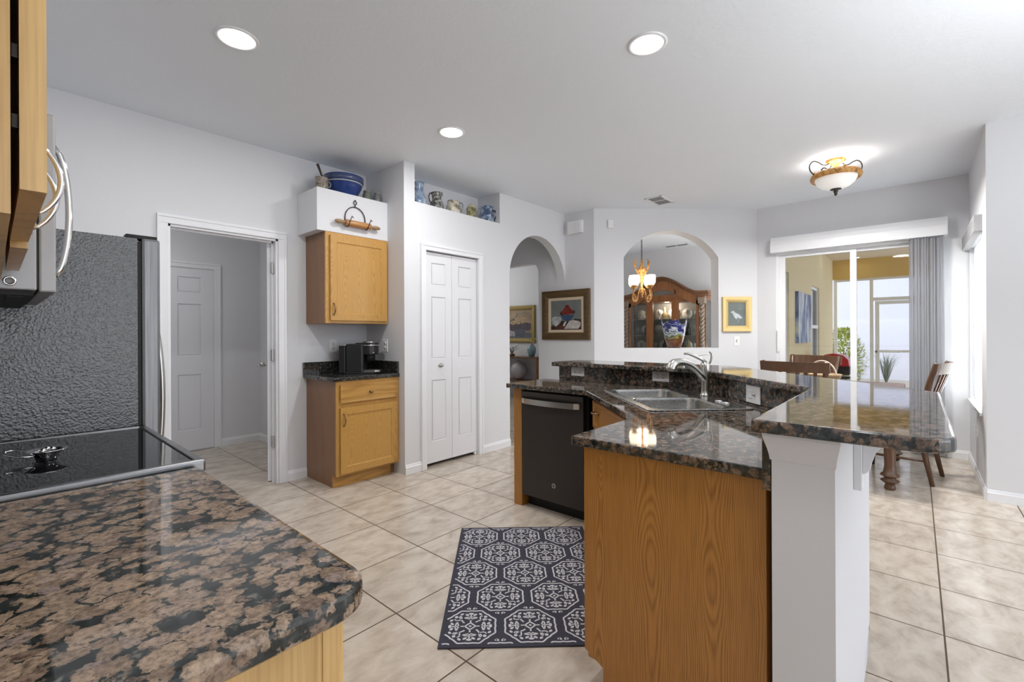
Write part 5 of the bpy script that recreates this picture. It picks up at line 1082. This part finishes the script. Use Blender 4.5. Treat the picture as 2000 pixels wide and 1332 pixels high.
for a, b_ in zip(ys, ys[1:]):
    for x0_, za, zb_ in ((HX-0.02, -0.06, -0.03), (HX-0.05, -0.03, -0.008), (HX-0.075, -0.008, 0.014)): mb.prism([(a, bonnet(a)+za), (b_, bonnet(b_)+za), (b_, bonnet(b_)+zb_), (a, bonnet(a)+zb_)], x0_, HX+0.06, plane='YZ')
for za, zb_, o_ in ((-0.06, -0.03, 0.02), (-0.03, -0.008, 0.05), (-0.008, 0.014, 0.075)): mb.box(HX, HB, HY0-o_, HY0, 1.935+za, 1.935+zb_); mb.box(HX, HB, HY1, HY1+o_, 1.935+za, 1.935+zb_)
obj('cornice', mb, wood('dark_cherry_moulding', (0.17, 0.07, 0.025), (0.08, 0.03, 0.01), 0.3, 'Y', 2.0), cb, True)
carved = flat('carved_silvered_wood', (0.22, 0.17, 0.13), 0.4)
for y in (HY0+0.045, HY1-0.045):
    mb = MB(); N_ = 60; pts_ = []
    for s_ in range(2):
        mb.tube([(HX+0.0+0.020*math.cos(2*PI*i/10+PI*s_), y+0.020*math.sin(2*PI*i/10+PI*s_), 0.93+0.82*i/N_) for i in range(N_+1)], 0.022, 8)
    mb.box(HX-0.05, HX+0.06, y-0.055, y+0.055, 1.74, 1.84, 0.006); obj('twist_column', mb, carved, cb, True)
    mb = MB(); mb.box(HX+0.04, HX+0.07, y-(0.045 if y < hc else -0.03), y+(-0.03 if y < hc else 0.045), 0.93, 1.80); mb.box(HB-0.05, HB-0.03, y-(0.045 if y < hc else -0.03), y+(-0.03 if y < hc else 0.045), 0.93, 1.80); obj('side_post', mb, M['walnut'], cb, True)
    mb = MB(); e = HY0+0.004 if y < hc else HY1-0.004; mb.box(HX+0.07, HB-0.05, e-0.003, e+0.003, 0.93, 1.80); obj('side_glass', mb, M['cabglass'], cb, True)
third = [(HY0+0.10, HY0+0.48), (HY0+0.52, HY1-0.52), (HY1-0.48, HY1-0.10)]
for a, b_ in third:
    mb = MB(); s_ = 0.042; x_ = HX+0.002
    mb.box(x_, x_+0.022, a, a+s_, 0.95, 1.82); mb.box(x_, x_+0.022, b_-s_, b_, 0.95, 1.82); mb.box(x_, x_+0.022, a, b_, 0.95, 0.99)
    for i in range(8):
        t0, t1 = a+(b_-a)*i/8, a+(b_-a)*(i+1)/8; mb.prism([(t0, bonnet(t0)-0.215), (t1, bonnet(t1)-0.215), (t1, bonnet(t1)-0.14), (t0, bonnet(t0)-0.14)], x_, x_+0.022, plane='YZ')
    dd = obj('door', mb, M['cherry'], cb, True)
    mb = MB(); mb.box(x_+0.009, x_+0.012, a+s_, b_-s_, 0.99, 1.79); obj('pane', mb, M['cabglass'], dd, True)
for a in (HY0+0.48, HY1-0.52): mb = MB(); mb.box(HX, HX+0.03, a, a+0.04, 0.93, 1.85); obj('stile', mb, M['cherry'], cb, True)
for z_ in (1.215, 1.50): mb = MB(); mb.box(HX+0.06, HB-0.03, HY0+0.03, HY1-0.03, z_-0.008, z_); obj('shelf', mb, flat('glass_shelf', (0.55, 0.58, 0.55), 0.1, trans=0.3), cb, True)
lamp('china_cabinet_bulb', 'POINT', (HX+0.2, hc, 1.74), 5.5, 0.05, color=(1, 0.9, 0.78))
china = flat('white_china', (0.66, 0.63, 0.57), 0.2); dglass = flat('cut_glass', (0.55, 0.56, 0.52), 0.12, trans=0.35); goldc = flat('gold_rimmed_glass', (0.40, 0.31, 0.16), 0.25)
darkg = flat('dark_green_bottle_glass', (0.025, 0.035, 0.022), 0.12)
P0 = {}
def goods(kind, x, y, z_, label, mat, s_=1.0):
    key = (kind, mat.name, s_)
    if key in P0:
        o = P0[key].copy(); C.objects.link(o); o.location = (x, y, z_); o['label'] = label; return o
    mb = MB()
    if kind == 'plate': mb.M = T(0, 0, 0.10*s_+0.004) @ Matrix.Rotation(PI/2-0.2, 4, 'Y'); mb.lathe([(0, 0), (0.055*s_, 0), (0.062*s_, 0.006), (0.10*s_, 0.014), (0.10*s_, 0.018), (0.06*s_, 0.011), (0, 0.005)], seg=28, cap=False)
    elif kind == 'goblet': mb.lathe([(0, 0), (0.030*s_, 0), (0.028*s_, 0.004), (0.005, 0.010), (0.005, 0.07*s_), (0.025*s_, 0.085*s_), (0.033*s_, 0.12*s_), (0.030*s_, 0.165*s_), (0.027*s_, 0.165*s_), (0.028*s_, 0.12*s_), (0, 0.085*s_)], seg=20, cap=False)
    elif kind == 'teacup': mb.lathe([(0, 0), (0.07*s_, 0.004), (0.072*s_, 0.010), (0.022*s_, 0.010), (0.028*s_, 0.02), (0.042*s_, 0.045*s_), (0.045*s_, 0.07*s_), (0.042*s_, 0.07*s_), (0.03*s_, 0.03*s_), (0, 0.02)], seg=22, cap=False); mb.tube([(0.0, 0.042*s_, 0.06*s_), (0, 0.065*s_, 0.055*s_), (0, 0.062*s_, 0.03*s_), (0, 0.036*s_, 0.028*s_)], 0.004, 6)
    elif kind == 'bottle': mb.lathe([(0, 0), (0.04*s_, 0), (0.043*s_, 0.01), (0.043*s_, 0.13*s_), (0.018*s_, 0.175*s_), (0.015*s_, 0.225*s_), (0.018*s_, 0.23*s_), (0, 0.232*s_)], seg=20)
    elif kind == 'decanter': mb.lathe([(0, 0), (0.055*s_, 0), (0.062*s_, 0.02), (0.06*s_, 0.09*s_), (0.022*s_, 0.14*s_), (0.024*s_, 0.18*s_), (0.012*s_, 0.185*s_), (0.026*s_, 0.21*s_), (0, 0.24*s_)], seg=20)
    o = obj(kind, mb, mat); o.location = (x, y, z_); tag(o, label, kind, 'china and glass inside the dining room cabinet'); P0[key] = o; return o
random.seed(11)
shelfname = {0.93: 'bottom shelf', 1.215: 'middle shelf', 1.50: 'top shelf'}
spots = {1.50: ['plate', 'goblet', 'goblet', 'plate', 'goblet', 'teacup', 'plate', 'decanter', 'goblet', 'plate', 'goblet', 'goblet', 'teacup', 'plate'], 1.215: ['goblet', 'goblet', 'bottle', 'teacup', 'plate', 'teacup', 'decanter', 'plate', 'goblet', 'plate', 'goblet', 'bottle', 'plate', 'goblet'], 0.93: ['plate', 'goblet', 'decanter', 'plate', 'teacup', 'goblet', 'plate', 'bottle', 'plate', 'goblet', 'teacup', 'plate', 'goblet', 'plate']}
labs = {'plate': 'white china plate standing on the %s of the dining room cabinet', 'goblet': 'cut glass goblet on the %s of the dining room cabinet', 'teacup': 'white teacup and saucer on the %s of the dining room cabinet', 'bottle': 'dark green bottle on the %s of the dining room cabinet', 'decanter': 'gold rimmed decanter on the %s of the dining room cabinet'}
for z_, lst in spots.items():
    for i, kd in enumerate(lst):
        y = HY0+0.17+(HY1-HY0-0.34)*i/(len(lst)-1); mt = {'plate': china, 'goblet': dglass, 'teacup': china, 'bottle': darkg, 'decanter': goldc}[kd]
        o = goods(kd, 8.10 if kd == 'plate' else 7.92+0.04*(i % 2), y, z_+0.001, labs[kd] % shelfname[z_], mt, 0.92); o['group'] = labs[kd] % shelfname[z_]
# art glass bowl on the pass-through sill
gv = thing('art_glass_vase', 'large blue, white and amber art glass vase on the pass-through sill', 'vase', (MA @ Vector((1.035, 0.105, 1.065))))
m_, nt, b_ = _nt('swirled_art_glass'); L_ = nt.links.new
tc = N(nt, 'ShaderNodeTexCoord'); sx = N(nt, 'ShaderNodeSeparateXYZ'); L_(tc.outputs['Object'], sx.inputs[0])
nz = N(nt, 'ShaderNodeTexNoise', i_Scale=9.0, i_Detail=1.0, i_Distortion=1.0); L_(tc.outputs['Object'], nz.inputs['Vector'])
ma = N(nt, 'ShaderNodeMath', operation='MULTIPLY_ADD', i_1=0.26); L_(nz.outputs['Fac'], ma.inputs[0]); L_(sx.outputs[2], ma.inputs[2])
cr_ = ramp(nt, [(0.12, (0.06, 0.025, 0.01)), (0.19, (0.20, 0.07, 0.025)), (0.225, (0.07, 0.03, 0.012)), (0.25, (0.30, 0.26, 0.07)), (0.28, (0.05, 0.08, 0.06)), (0.31, (0.50, 0.57, 0.56)), (0.335, (0.03, 0.05, 0.08)), (0.355, (0.62, 0.66, 0.70)), (0.375, (0.015, 0.025, 0.15)), (0.425, (0.012, 0.02, 0.14)), (0.44, (0.45, 0.50, 0.62)), (0.455, (0.012, 0.02, 0.13)), (0.52, (0.012, 0.018, 0.12))]); L_(ma.outputs[0], cr_.inputs[0])
L_(cr_.outputs[0], b_.inputs['Base Color']); b_.inputs['Roughness'].default_value = 0.08; b_.inputs['Specular IOR Level'].default_value = 0.6; b_.inputs['Coat Weight'].default_value = 0.5
mb = MB(); seg = 40; prof = [(0.0, 0.0), (0.075, 0.0), (0.085, 0.02), (0.105, 0.08), (0.122, 0.15), (0.135, 0.22), (0.148, 0.29), (0.156, 0.325)]
def wav(r, z, a): k_ = max(0, (z-0.20)/0.125); return (r*(1+0.04*k_*math.sin(6*a)), z+0.028*k_*math.sin(4*a+0.6)+0.018*k_*math.sin(7*a))
rows = []
for r, z in prof+[(0.148, 0.322), (0.13, 0.24), (0.09, 0.06), (0.0, 0.03)]:
    if r == 0: rows.append([mb.v((0, 0, z))]); continue
    row = []
    for i in range(seg): a = 2*PI*i/seg; rr, zz = wav(r, z, a); row.append(mb.v((rr*math.cos(a), rr*math.sin(a), zz)))
    rows.append(row)
for a, c_ in zip(rows, rows[1:]):
    for i in range(seg):
        j = (i+1) % seg
        fc = mb.f((a[0], c_[j], c_[i])) if len(a) == 1 else mb.f((a[i], a[j], c_[0])) if len(c_) == 1 else mb.f((a[i], a[j], c_[j], c_[i]))
        if fc: fc.smooth = True
obj('bowl', mb, m_, gv)

# ------------------------------------------------------------------ breakfast nook furniture
def make_chair(label):
    c = thing('dining_chair', label, 'chair', (0, 0, 0), 0)   # faces +x
    W = M['chairwood']; tilt = 0.20
    mb = MB(); mb.prism([(-0.20, -0.20), (0.22, -0.235)]+[(0.245, -0.15), (0.245, 0.15)]+[(0.22, 0.235), (-0.20, 0.20)], 0.43, 0.465, bev=0.010); obj('seat', mb, W, c)
    for s_ in (-1, 1):
        mb = MB(); mb.tube([(0.19, s_*0.185, 0.435), (0.20, s_*0.197, 0.33), (0.215, s_*0.21, 0.12), (0.222, s_*0.216, 0.0)], lambda t: 0.019+0.006*math.sin(PI*min(1, t*1.6))-0.006*t, 12); obj('leg', mb, W, c)
        mb = MB(); mb.tube([(-0.265, s_*0.205, 0.0), (-0.225, s_*0.198, 0.20), (-0.19, s_*0.19, 0.44), (-0.205, s_*0.198, 0.62), (-0.255, s_*0.225, 0.84), (-0.295, s_*0.245, 0.985), (-0.300, s_*0.247, 0.995)], lambda t: 0.016+0.008*math.sin(PI*t), 10); obj('leg', mb, W, c)
    mb = MB(); n_ = 12
    yv = lambda i: -0.268+0.536*i/n_
    for i in range(n_):
        ya, yb = yv(i), yv(i+1); f_ = lambda y: -0.285-0.045*(1-(y/0.268)**2); za = lambda y: 0.90+0.0*y
        q = []
        for y in (ya, yb):
            xb = f_(y); q.append([(xb+0.012, y, 0.905), (xb-0.012, y, 0.905), (xb-0.028, y, 0.995), (xb-0.004, y, 0.995)])
        for k_ in range(4): mb.quad(q[0][k_], q[0][(k_+1) % 4], q[1][(k_+1) % 4], q[1][k_])
        if i == 0: mb.quad(*q[0])
        if i == n_-1: mb.quad(*q[1])
    bmesh.ops.remove_doubles(mb.bm, verts=mb.bm.verts, dist=1e-5); obj('crest_rail', mb, W, c)
    for k_ in range(6):
        y = -0.155+0.062*k_; xt = -0.285-0.045*(1-((y*1.08)/0.268)**2); mb = MB(); mb.M = Matrix.Identity(4)
        mb.prism([(y-0.010, 0.0), (y+0.010, 0.0), (y*1.08+0.014, 0.25), (y*1.08+0.014, 0.445), (y*1.08-0.014, 0.445), (y*1.08-0.014, 0.25)], -0.006, 0.006, plane='YZ')
        sh_ = Matrix.Identity(4); bmesh.ops.transform(mb.bm, matrix=T(-0.185, 0, 0.462) @ Matrix(((1, 0, (xt+0.185)/0.445, 0), (0, 1, 0, 0), (0, 0, 1, 0), (0, 0, 0, 1))), verts=mb.bm.verts); obj('slat', mb, W, c)
    for (a, b_) in (((-0.228, -0.198, 0.19), (0.210, -0.207, 0.19)), ((-0.228, 0.198, 0.19), (0.210, 0.207, 0.19)), ((-0.218, -0.197, 0.27), (0.205, -0.203, 0.27)), ((-0.218, 0.197, 0.27), (0.205, 0.203, 0.27)), ((0.0, -0.20, 0.19), (0.0, 0.20, 0.19))):
        mb = MB(); a = Vector(a); b_ = Vector(b_); mb.tube([a, a.lerp(b_, 0.5), b_], lambda t: 0.008+0.004*math.sin(PI*t), 8); obj('stretcher', mb, W, c)
    return c
c1 = make_chair('brown spindle-back dining chair nearest the bar, back towards the viewer')
c1['group'] = 'breakfast nook dining chairs'; c1.location = (4.93, 0.775, 0); c1.rotation_euler = (0, 0, math.radians(-6))
dup(c1, (5.78, 0.95, 0), math.radians(160), 'brown spindle-back dining chair across the table, in front of the glass door')
dup(c1, (5.27, 0.13, 0), math.radians(80), 'brown spindle-back dining chair at the right, side on beside the turned table leg')
tb = thing('dining_table', 'brown dining table with turned legs behind the bar', 'table', (5.28, 0.72, 0))
mb = MB(); mb.prism(rrect(4.63, 5.90, 0.08, 1.34, 0.06), 0.72, 0.75, bev=0.006); obj('tabletop', mb, M['chairwood'], tb, True)
mb = MB(); mb.box(4.69, 5.84, 0.15, 0.17, 0.63, 0.72); mb.box(4.69, 5.84, 1.25, 1.27, 0.63, 0.72); mb.box(4.69, 4.71, 0.17, 1.25, 0.63, 0.72); mb.box(5.82, 5.84, 0.17, 1.25, 0.63, 0.72); obj('apron', mb, M['chairwood'], tb, True)
for x, y in ((4.71, 0.16), (5.83, 0.16), (4.71, 1.26), (5.83, 1.26)):
    mb = MB(); mb.lathe([(0.032, 0), (0.038, 0.012), (0.034, 0.03), (0.030, 0.045), (0.045, 0.058), (0.062, 0.070), (0.058, 0.078), (0.036, 0.088), (0.040, 0.10), (0.064, 0.112), (0.060, 0.122), (0.044, 0.135), (0.036, 0.19), (0.038, 0.30), (0.040, 0.42), (0.052, 0.45), (0.040, 0.47), (0.050, 0.52), (0.046, 0.62), (0.046, 0.72)], (x, y, 0), 24); obj('leg', mb, M['chairwood'], tb, True)
bk = thing('basket', 'wicker basket with pale arched handle on the nook table', 'basket', (5.12, 0.66, 0.75))
mb = MB(); mb.lathe([(0, 0), (0.08, 0), (0.10, 0.02), (0.125, 0.10), (0.13, 0.115), (0.115, 0.115), (0.09, 0.02), (0, 0.012)], seg=28, cap=False, scale=(1, 1.2)); obj('bowl', mb, blotch('woven_wicker', [(0.25, 0.16, 0.08), (0.45, 0.33, 0.19)], 70, 0.7), bk)
mb = MB(); mb.tube([(0.115*math.cos(a)*0.3, 0.115*math.cos(a), 0.09+0.145*math.sin(a)) for a in [PI*i/18 for i in range(19)]], 0.007, 8); obj('handle', mb, flat('pale_cane', (0.55, 0.48, 0.40), 0.5), bk)

# ------------------------------------------------------------------ lanai and garden beyond the glass
YL, XL = 1.40, 12.45
def slabby(name, label, cat, boxes, mat, kind='structure'):
    mb = MB()
    for b_ in boxes: mb.box(*b_)
    return struct(name, mb, mat, label, cat)
mb = MB(); mb.quad((6.42, -4.0, -0.02), (13.0, -4.0, -0.02), (13.0, YL, -0.02), (6.42, YL, -0.02)); struct('floor_lanai', mb, flat('pale_concrete_deck', (0.52, 0.50, 0.46), 0.7, bump=(30, 0.2)), 'pale concrete lanai floor outside the sliding door', 'floor')
mb = MB(); wa, wb_ = (9.70, 10.55), (6.75, 7.75)
mb.box(6.42, wb_[0], YL, YL+0.12, 0, 2.85); mb.box(wb_[1], wa[0], YL, YL+0.12, 0, 2.85); mb.box(wa[1], XL, YL, YL+0.12, 0, 2.85); mb.box(wa[0], wa[1], YL, YL+0.12, 0, 0.55); mb.box(wa[0], wa[1], YL, YL+0.12, 2.10, 2.85); mb.box(wb_[0], wb_[1], YL, YL+0.12, 2.13, 2.85)
struct('wall_lanai', mb, M['stucco'], 'pale yellow stucco lanai wall with blue canvas', 'wall')
mb = MB(); mb.box(6.42, XL+0.2, -4.0, YL+0.12, 2.85, 2.95); struct('ceiling_lanai', mb, flat('beige_lanai_ceiling', lin(226, 212, 190), 0.8), 'beige lanai ceiling with round lights', 'ceiling')
mb = MB(); mb.box(XL, XL+0.2, -4.0, YL, 2.43, 2.85); struct('trim_lanai', mb, M['stuccobeam'], 'ochre stucco beam over the screen enclosure', 'beam')
for i, (x, y, l) in enumerate(((10.8, 1.06, 'round lanai ceiling light nearest the house wall'), (12.15, 0.98, 'round lanai ceiling light farther out towards the screen'))):
    o = thing('lanai_light', l, 'ceiling light', (x, y, 2.85)); mb = MB(); mb.lathe([(0.10, 0), (0.10, -0.01), (0.085, -0.012), (0.085, -0.004)], seg=28, cap=False); obj('trim_ring', mb, M['vinyl'], o); mb = MB(); mb.lathe([(0.086, -0.006), (0, -0.010)], seg=28, cap=False); obj('diffuser', mb, M['lightglow'], o)
dkglass = flat('dark_reflective_glass', (0.06, 0.075, 0.09), 0.05, spec=0.8)
def win(name, label, x0_, x1_, z0_, z1_, midr=None):
    o = thing(name, label, 'window', ((x0_+x1_)/2, YL+0.06, z0_), kind='structure'); mb = MB(); s_ = 0.05; y0_, y1_ = YL+0.03, YL+0.07
    mb.box(x0_, x0_+s_, y0_, y1_, z0_, z1_); mb.box(x1_-s_, x1_, y0_, y1_, z0_, z1_); mb.box(x0_+s_, x1_-s_, y0_, y1_, z1_-s_, z1_); mb.box(x0_+s_, x1_-s_, y0_, y1_, z0_, z0_+s_)
    if midr: mb.box(x0_+0.001, x1_-0.001, y0_-0.01, y1_-0.001, midr-0.03, midr+0.03)
    obj('window_frame', mb, M['vinyl'], o, True); mb = MB(); mb.box(x0_+s_, x1_-s_, YL+0.055, YL+0.06, z0_+s_, z1_-s_); obj('pane', mb, dkglass, o, True)
win('window_2', 'white framed window in the yellow lanai wall', wa[0], wa[1], 0.55, 2.10, 1.36)
win('window_3', 'white framed glass door in the lanai wall nearest the sliding door', wb_[0], wb_[1], 0.02, 2.13)
cv = thing('canvas_art', 'blue and white abstract canvas on the yellow lanai wall', 'picture', (8.75, YL-0.02, 1.09))
mb = MB(); mb.box(8.20, 9.35, YL-0.045, YL-0.002, 1.09, 1.89)
mv, nt, b_ = _nt('blue_abstract_paint'); tc = N(nt, 'ShaderNodeTexCoord'); mp = N(nt, 'ShaderNodeMapping'); mp.inputs['Scale'].default_value = (5.5, 5.5, 2.0); nt.links.new(tc.outputs['Object'], mp.inputs[0]); nz = N(nt, 'ShaderNodeTexNoise', i_Scale=1.0, i_Detail=3.0, i_Distortion=0.6); nt.links.new(mp.outputs[0], nz.inputs['Vector']); cr_ = ramp(nt, [(0.33, (0.02, 0.035, 0.075)), (0.45, (0.13, 0.19, 0.36)), (0.55, (0.42, 0.48, 0.58)), (0.62, (0.62, 0.64, 0.58))]); nt.links.new(nz.outputs['Fac'], cr_.inputs[0]); nt.links.new(cr_.outputs[0], b_.inputs['Base Color'])
obj('canvas', mb, mv, cv, True)
# screen enclosure with its door
se = thing('screen_enclosure', 'white aluminium screen enclosure at the far end of the lanai', 'screen', (XL+0.1, -1.0, 0))
alu = flat('white_screen_frame', lin(226, 227, 224), 0.45)
DY0, DY1 = -0.16, 0.66
posts = (1.36, 0.72, -0.22, -1.8, -3.6)
for y in posts: mb = MB(); mb.box(XL+0.07, XL+0.13, y-0.03, y+0.03, 0, 2.43); obj('post', mb, alu, se, True)
mb = MB(); q0, q1 = XL+0.071, XL+0.129; mb.box(q0, q1, -3.6, 1.36, 2.38, 2.429); mb.box(q0, q1, DY0-0.06, DY1+0.06, 1.93, 2.0); mb.box(q0, q1, -3.6, DY0-0.06, 0.75, 0.80); mb.box(q0, q1, -3.6, DY0-0.06, 0.0, 0.05); mb.box(q0, q1, DY1+0.04, 1.36, 0.0, 0.05); obj('rail', mb, alu, se, True)
sd = thing('screen_door', 'white framed screen door with push bar in the lanai enclosure', 'door', (XL+0.1, 0.25, 0.02))
mb = MB()
for y in (DY0, DY1-0.07): mb.box(XL+0.08, XL+0.12, y, y+0.07, 0.02, 1.92)
mb.box(XL+0.08, XL+0.12, DY0+0.07, DY1-0.07, 1.85, 1.92); mb.box(XL+0.08, XL+0.12, DY0+0.07, DY1-0.07, 0.02, 0.12); mb.box(XL+0.08, XL+0.12, DY0+0.07, DY1-0.07, 0.83, 0.88); obj('door_frame', mb, alu, sd, True)
mb = MB(); mb.box(XL+0.03, XL+0.08, DY1-0.42, DY1-0.04, 0.825, 0.875, 0.005); obj('push_bar', mb, M['vinyl'], sd, True)
mb = MB(); mb.lathe([(0.02, 0), (0.025, 0.02), (0, 0.035)], (XL+0.05, DY1-0.015, 0.84), 12, axis='X'); obj('latch', mb, M['alu'], sd, True)
# garden and neighbouring house
mb = MB(); mb.quad((13.0, -14, -0.06), (26, -14, -0.06), (26, 14, -0.06), (13.0, 14, -0.06)); struct('ground', mb, flat('pale_gravel_ground', (0.46, 0.42, 0.36), 0.9, bump=(20, 0.5)), 'pale gravel ground outside the lanai', 'ground')
nb = thing('neighbouring_house', 'pale lavender stucco wall of the house next door', 'house', (16.6, 0, -0.06))
mb = MB(); mb.box(16.5, 17.0, -14, 14, -0.06, 3.4); obj('house_wall', mb, plaster('pale_lavender_stucco', lin(222, 224, 240), 30, 0.2), nb, True)
mb = MB(); mb.box(16.42, 16.5, -14, 14, -0.06, 1.55); obj('wall_plinth', mb, plaster('pale_white_lavender_stucco', lin(230, 231, 243), 30, 0.2), nb, True)
mb = MB(); mb.box(15.9, 17.2, -14, 14, 3.4, 3.6); obj('roof_soffit', mb, M['vinyl'], nb, True)
bu = thing('shrub', 'yellow-green bushy shrub outside the lanai screen', 'plant', (14.3, 1.40, -0.06))
bu.scale = (0.62, 0.62, 1.0)
random.seed(3); mb = MB()
for i in range(3200):
    u, v_ = random.random()*2*PI, random.random(); r_ = 0.75*(0.55+0.45*random.random()); z = 1.35*v_+0.05; rad = r_*math.sin(PI*min(1, 0.22+0.70*v_))
    p = Vector((rad*math.cos(u)*1.0, rad*math.sin(u)*1.15, z)); d_ = Vector((math.cos(u), math.sin(u), random.uniform(-0.3, 0.9))).normalized(); w_ = d_.cross(Vector((0, 0, 1))).normalized()*0.022; l_ = random.uniform(0.08, 0.15)
    mb.quad(p-w_, p+d_*l_*0.5-w_*1.6, p+d_*l_, p+d_*l_*0.5+w_*1.6)
obj('foliage', mb, blotch('yellow_green_leaves', [(0.22, 0.29, 0.06), (0.46, 0.52, 0.12), (0.66, 0.62, 0.26)], 5, 0.5), bu)
mb = MB()
for i in range(6): a = i; mb.tube([(0, 0, 0), (0.15*math.cos(a), 0.15*math.sin(a), 0.4), (0.4*math.cos(a), 0.4*math.sin(a), 0.9)], 0.02, 6)
obj('stem', mb, M['walnut'], bu)
gs = thing('ornamental_grass', 'spiky grey-green grass clump behind the screen door', 'plant', (14.9, 0.57, -0.06))
mb = MB()
for i in range(90):
    a = random.random()*2*PI; L = random.uniform(0.6, 1.0); sp = random.uniform(0.15, 0.6); p1 = Vector((sp*0.4*L*math.cos(a), sp*0.4*L*math.sin(a), L*0.65)); p2 = Vector((sp*L*math.cos(a), sp*L*math.sin(a), L*(1-0.25*sp))); w_ = Vector((-math.sin(a), math.cos(a), 0))*0.008
    mb.quad(-w_, w_, p1+w_*0.7, p1-w_*0.7); mb.f([mb.v(p1-w_*0.7), mb.v(p1+w_*0.7), mb.v(p2)])
obj('blades', mb, flat('grey_green_blades', (0.20, 0.24, 0.19), 0.6), gs)
# red motor scooter-like grill cart on the lanai
gr = thing('grill_cart', 'red-lidded black grill cart standing on the lanai', 'grill', (9.3, 1.02, -0.02))
gr.scale = (0.8, 0.7, 0.9)
mb = MB(); mb.prism([(-0.30, 0.80), (-0.28, 0.92), (-0.18, 1.0), (0, 1.03), (0.18, 1.0), (0.28, 0.92), (0.30, 0.80)], -0.22, 0.22, plane='YZ', bev=0.01); obj('lid', mb, flat('red_enamel', (0.45, 0.02, 0.025), 0.25), gr)
mb = MB(); mb.box(-0.22, 0.22, -0.30, 0.30, 0.66, 0.80, 0.01); obj('fire_box', mb, M['black'], gr)
mb = MB(); mb.box(-0.20, 0.20, -0.26, 0.26, 0.14, 0.58, 0.01); obj('cart_body', mb, flat('pale_grey_cart', (0.42, 0.43, 0.40), 0.5), gr)
for z in (0.58, 0.645): mb = MB(); mb.box(-0.23, 0.23, -0.30, 0.30, z, z+0.02); obj('cart_rail', mb, M['darkmetal'], gr)
for y in (-0.32, 0.32): mb = MB(); mb.lathe([(0.03, -0.02), (0.10, -0.02), (0.11, 0), (0.10, 0.02), (0.03, 0.02)], (0.12, y, 0.11), 24, axis='Y'); obj('wheel', mb, M['black'], gr)
mb = MB()
for s_ in (-0.18, 0.18): mb.tube([(s_, -0.26, 0.14), (s_, -0.26, 0.02)], 0.02, 8); mb.tube([(s_, 0.26, 0.14), (s_, 0.26, 0.02)], 0.02, 8)
obj('leg', mb, M['darkmetal'], gr)
mb = MB(); mb.tube([(0, -0.30, 0.74), (0, -0.36, 0.72), (0, -0.40, 0.64), (0, -0.43, 0.68)], 0.016, 8); mb.tube([(0, -0.30, 0.42), (0, -0.38, 0.42), (0, -0.47, 0.33)], 0.02, 8); obj('side_handle', mb, M['black'], gr)
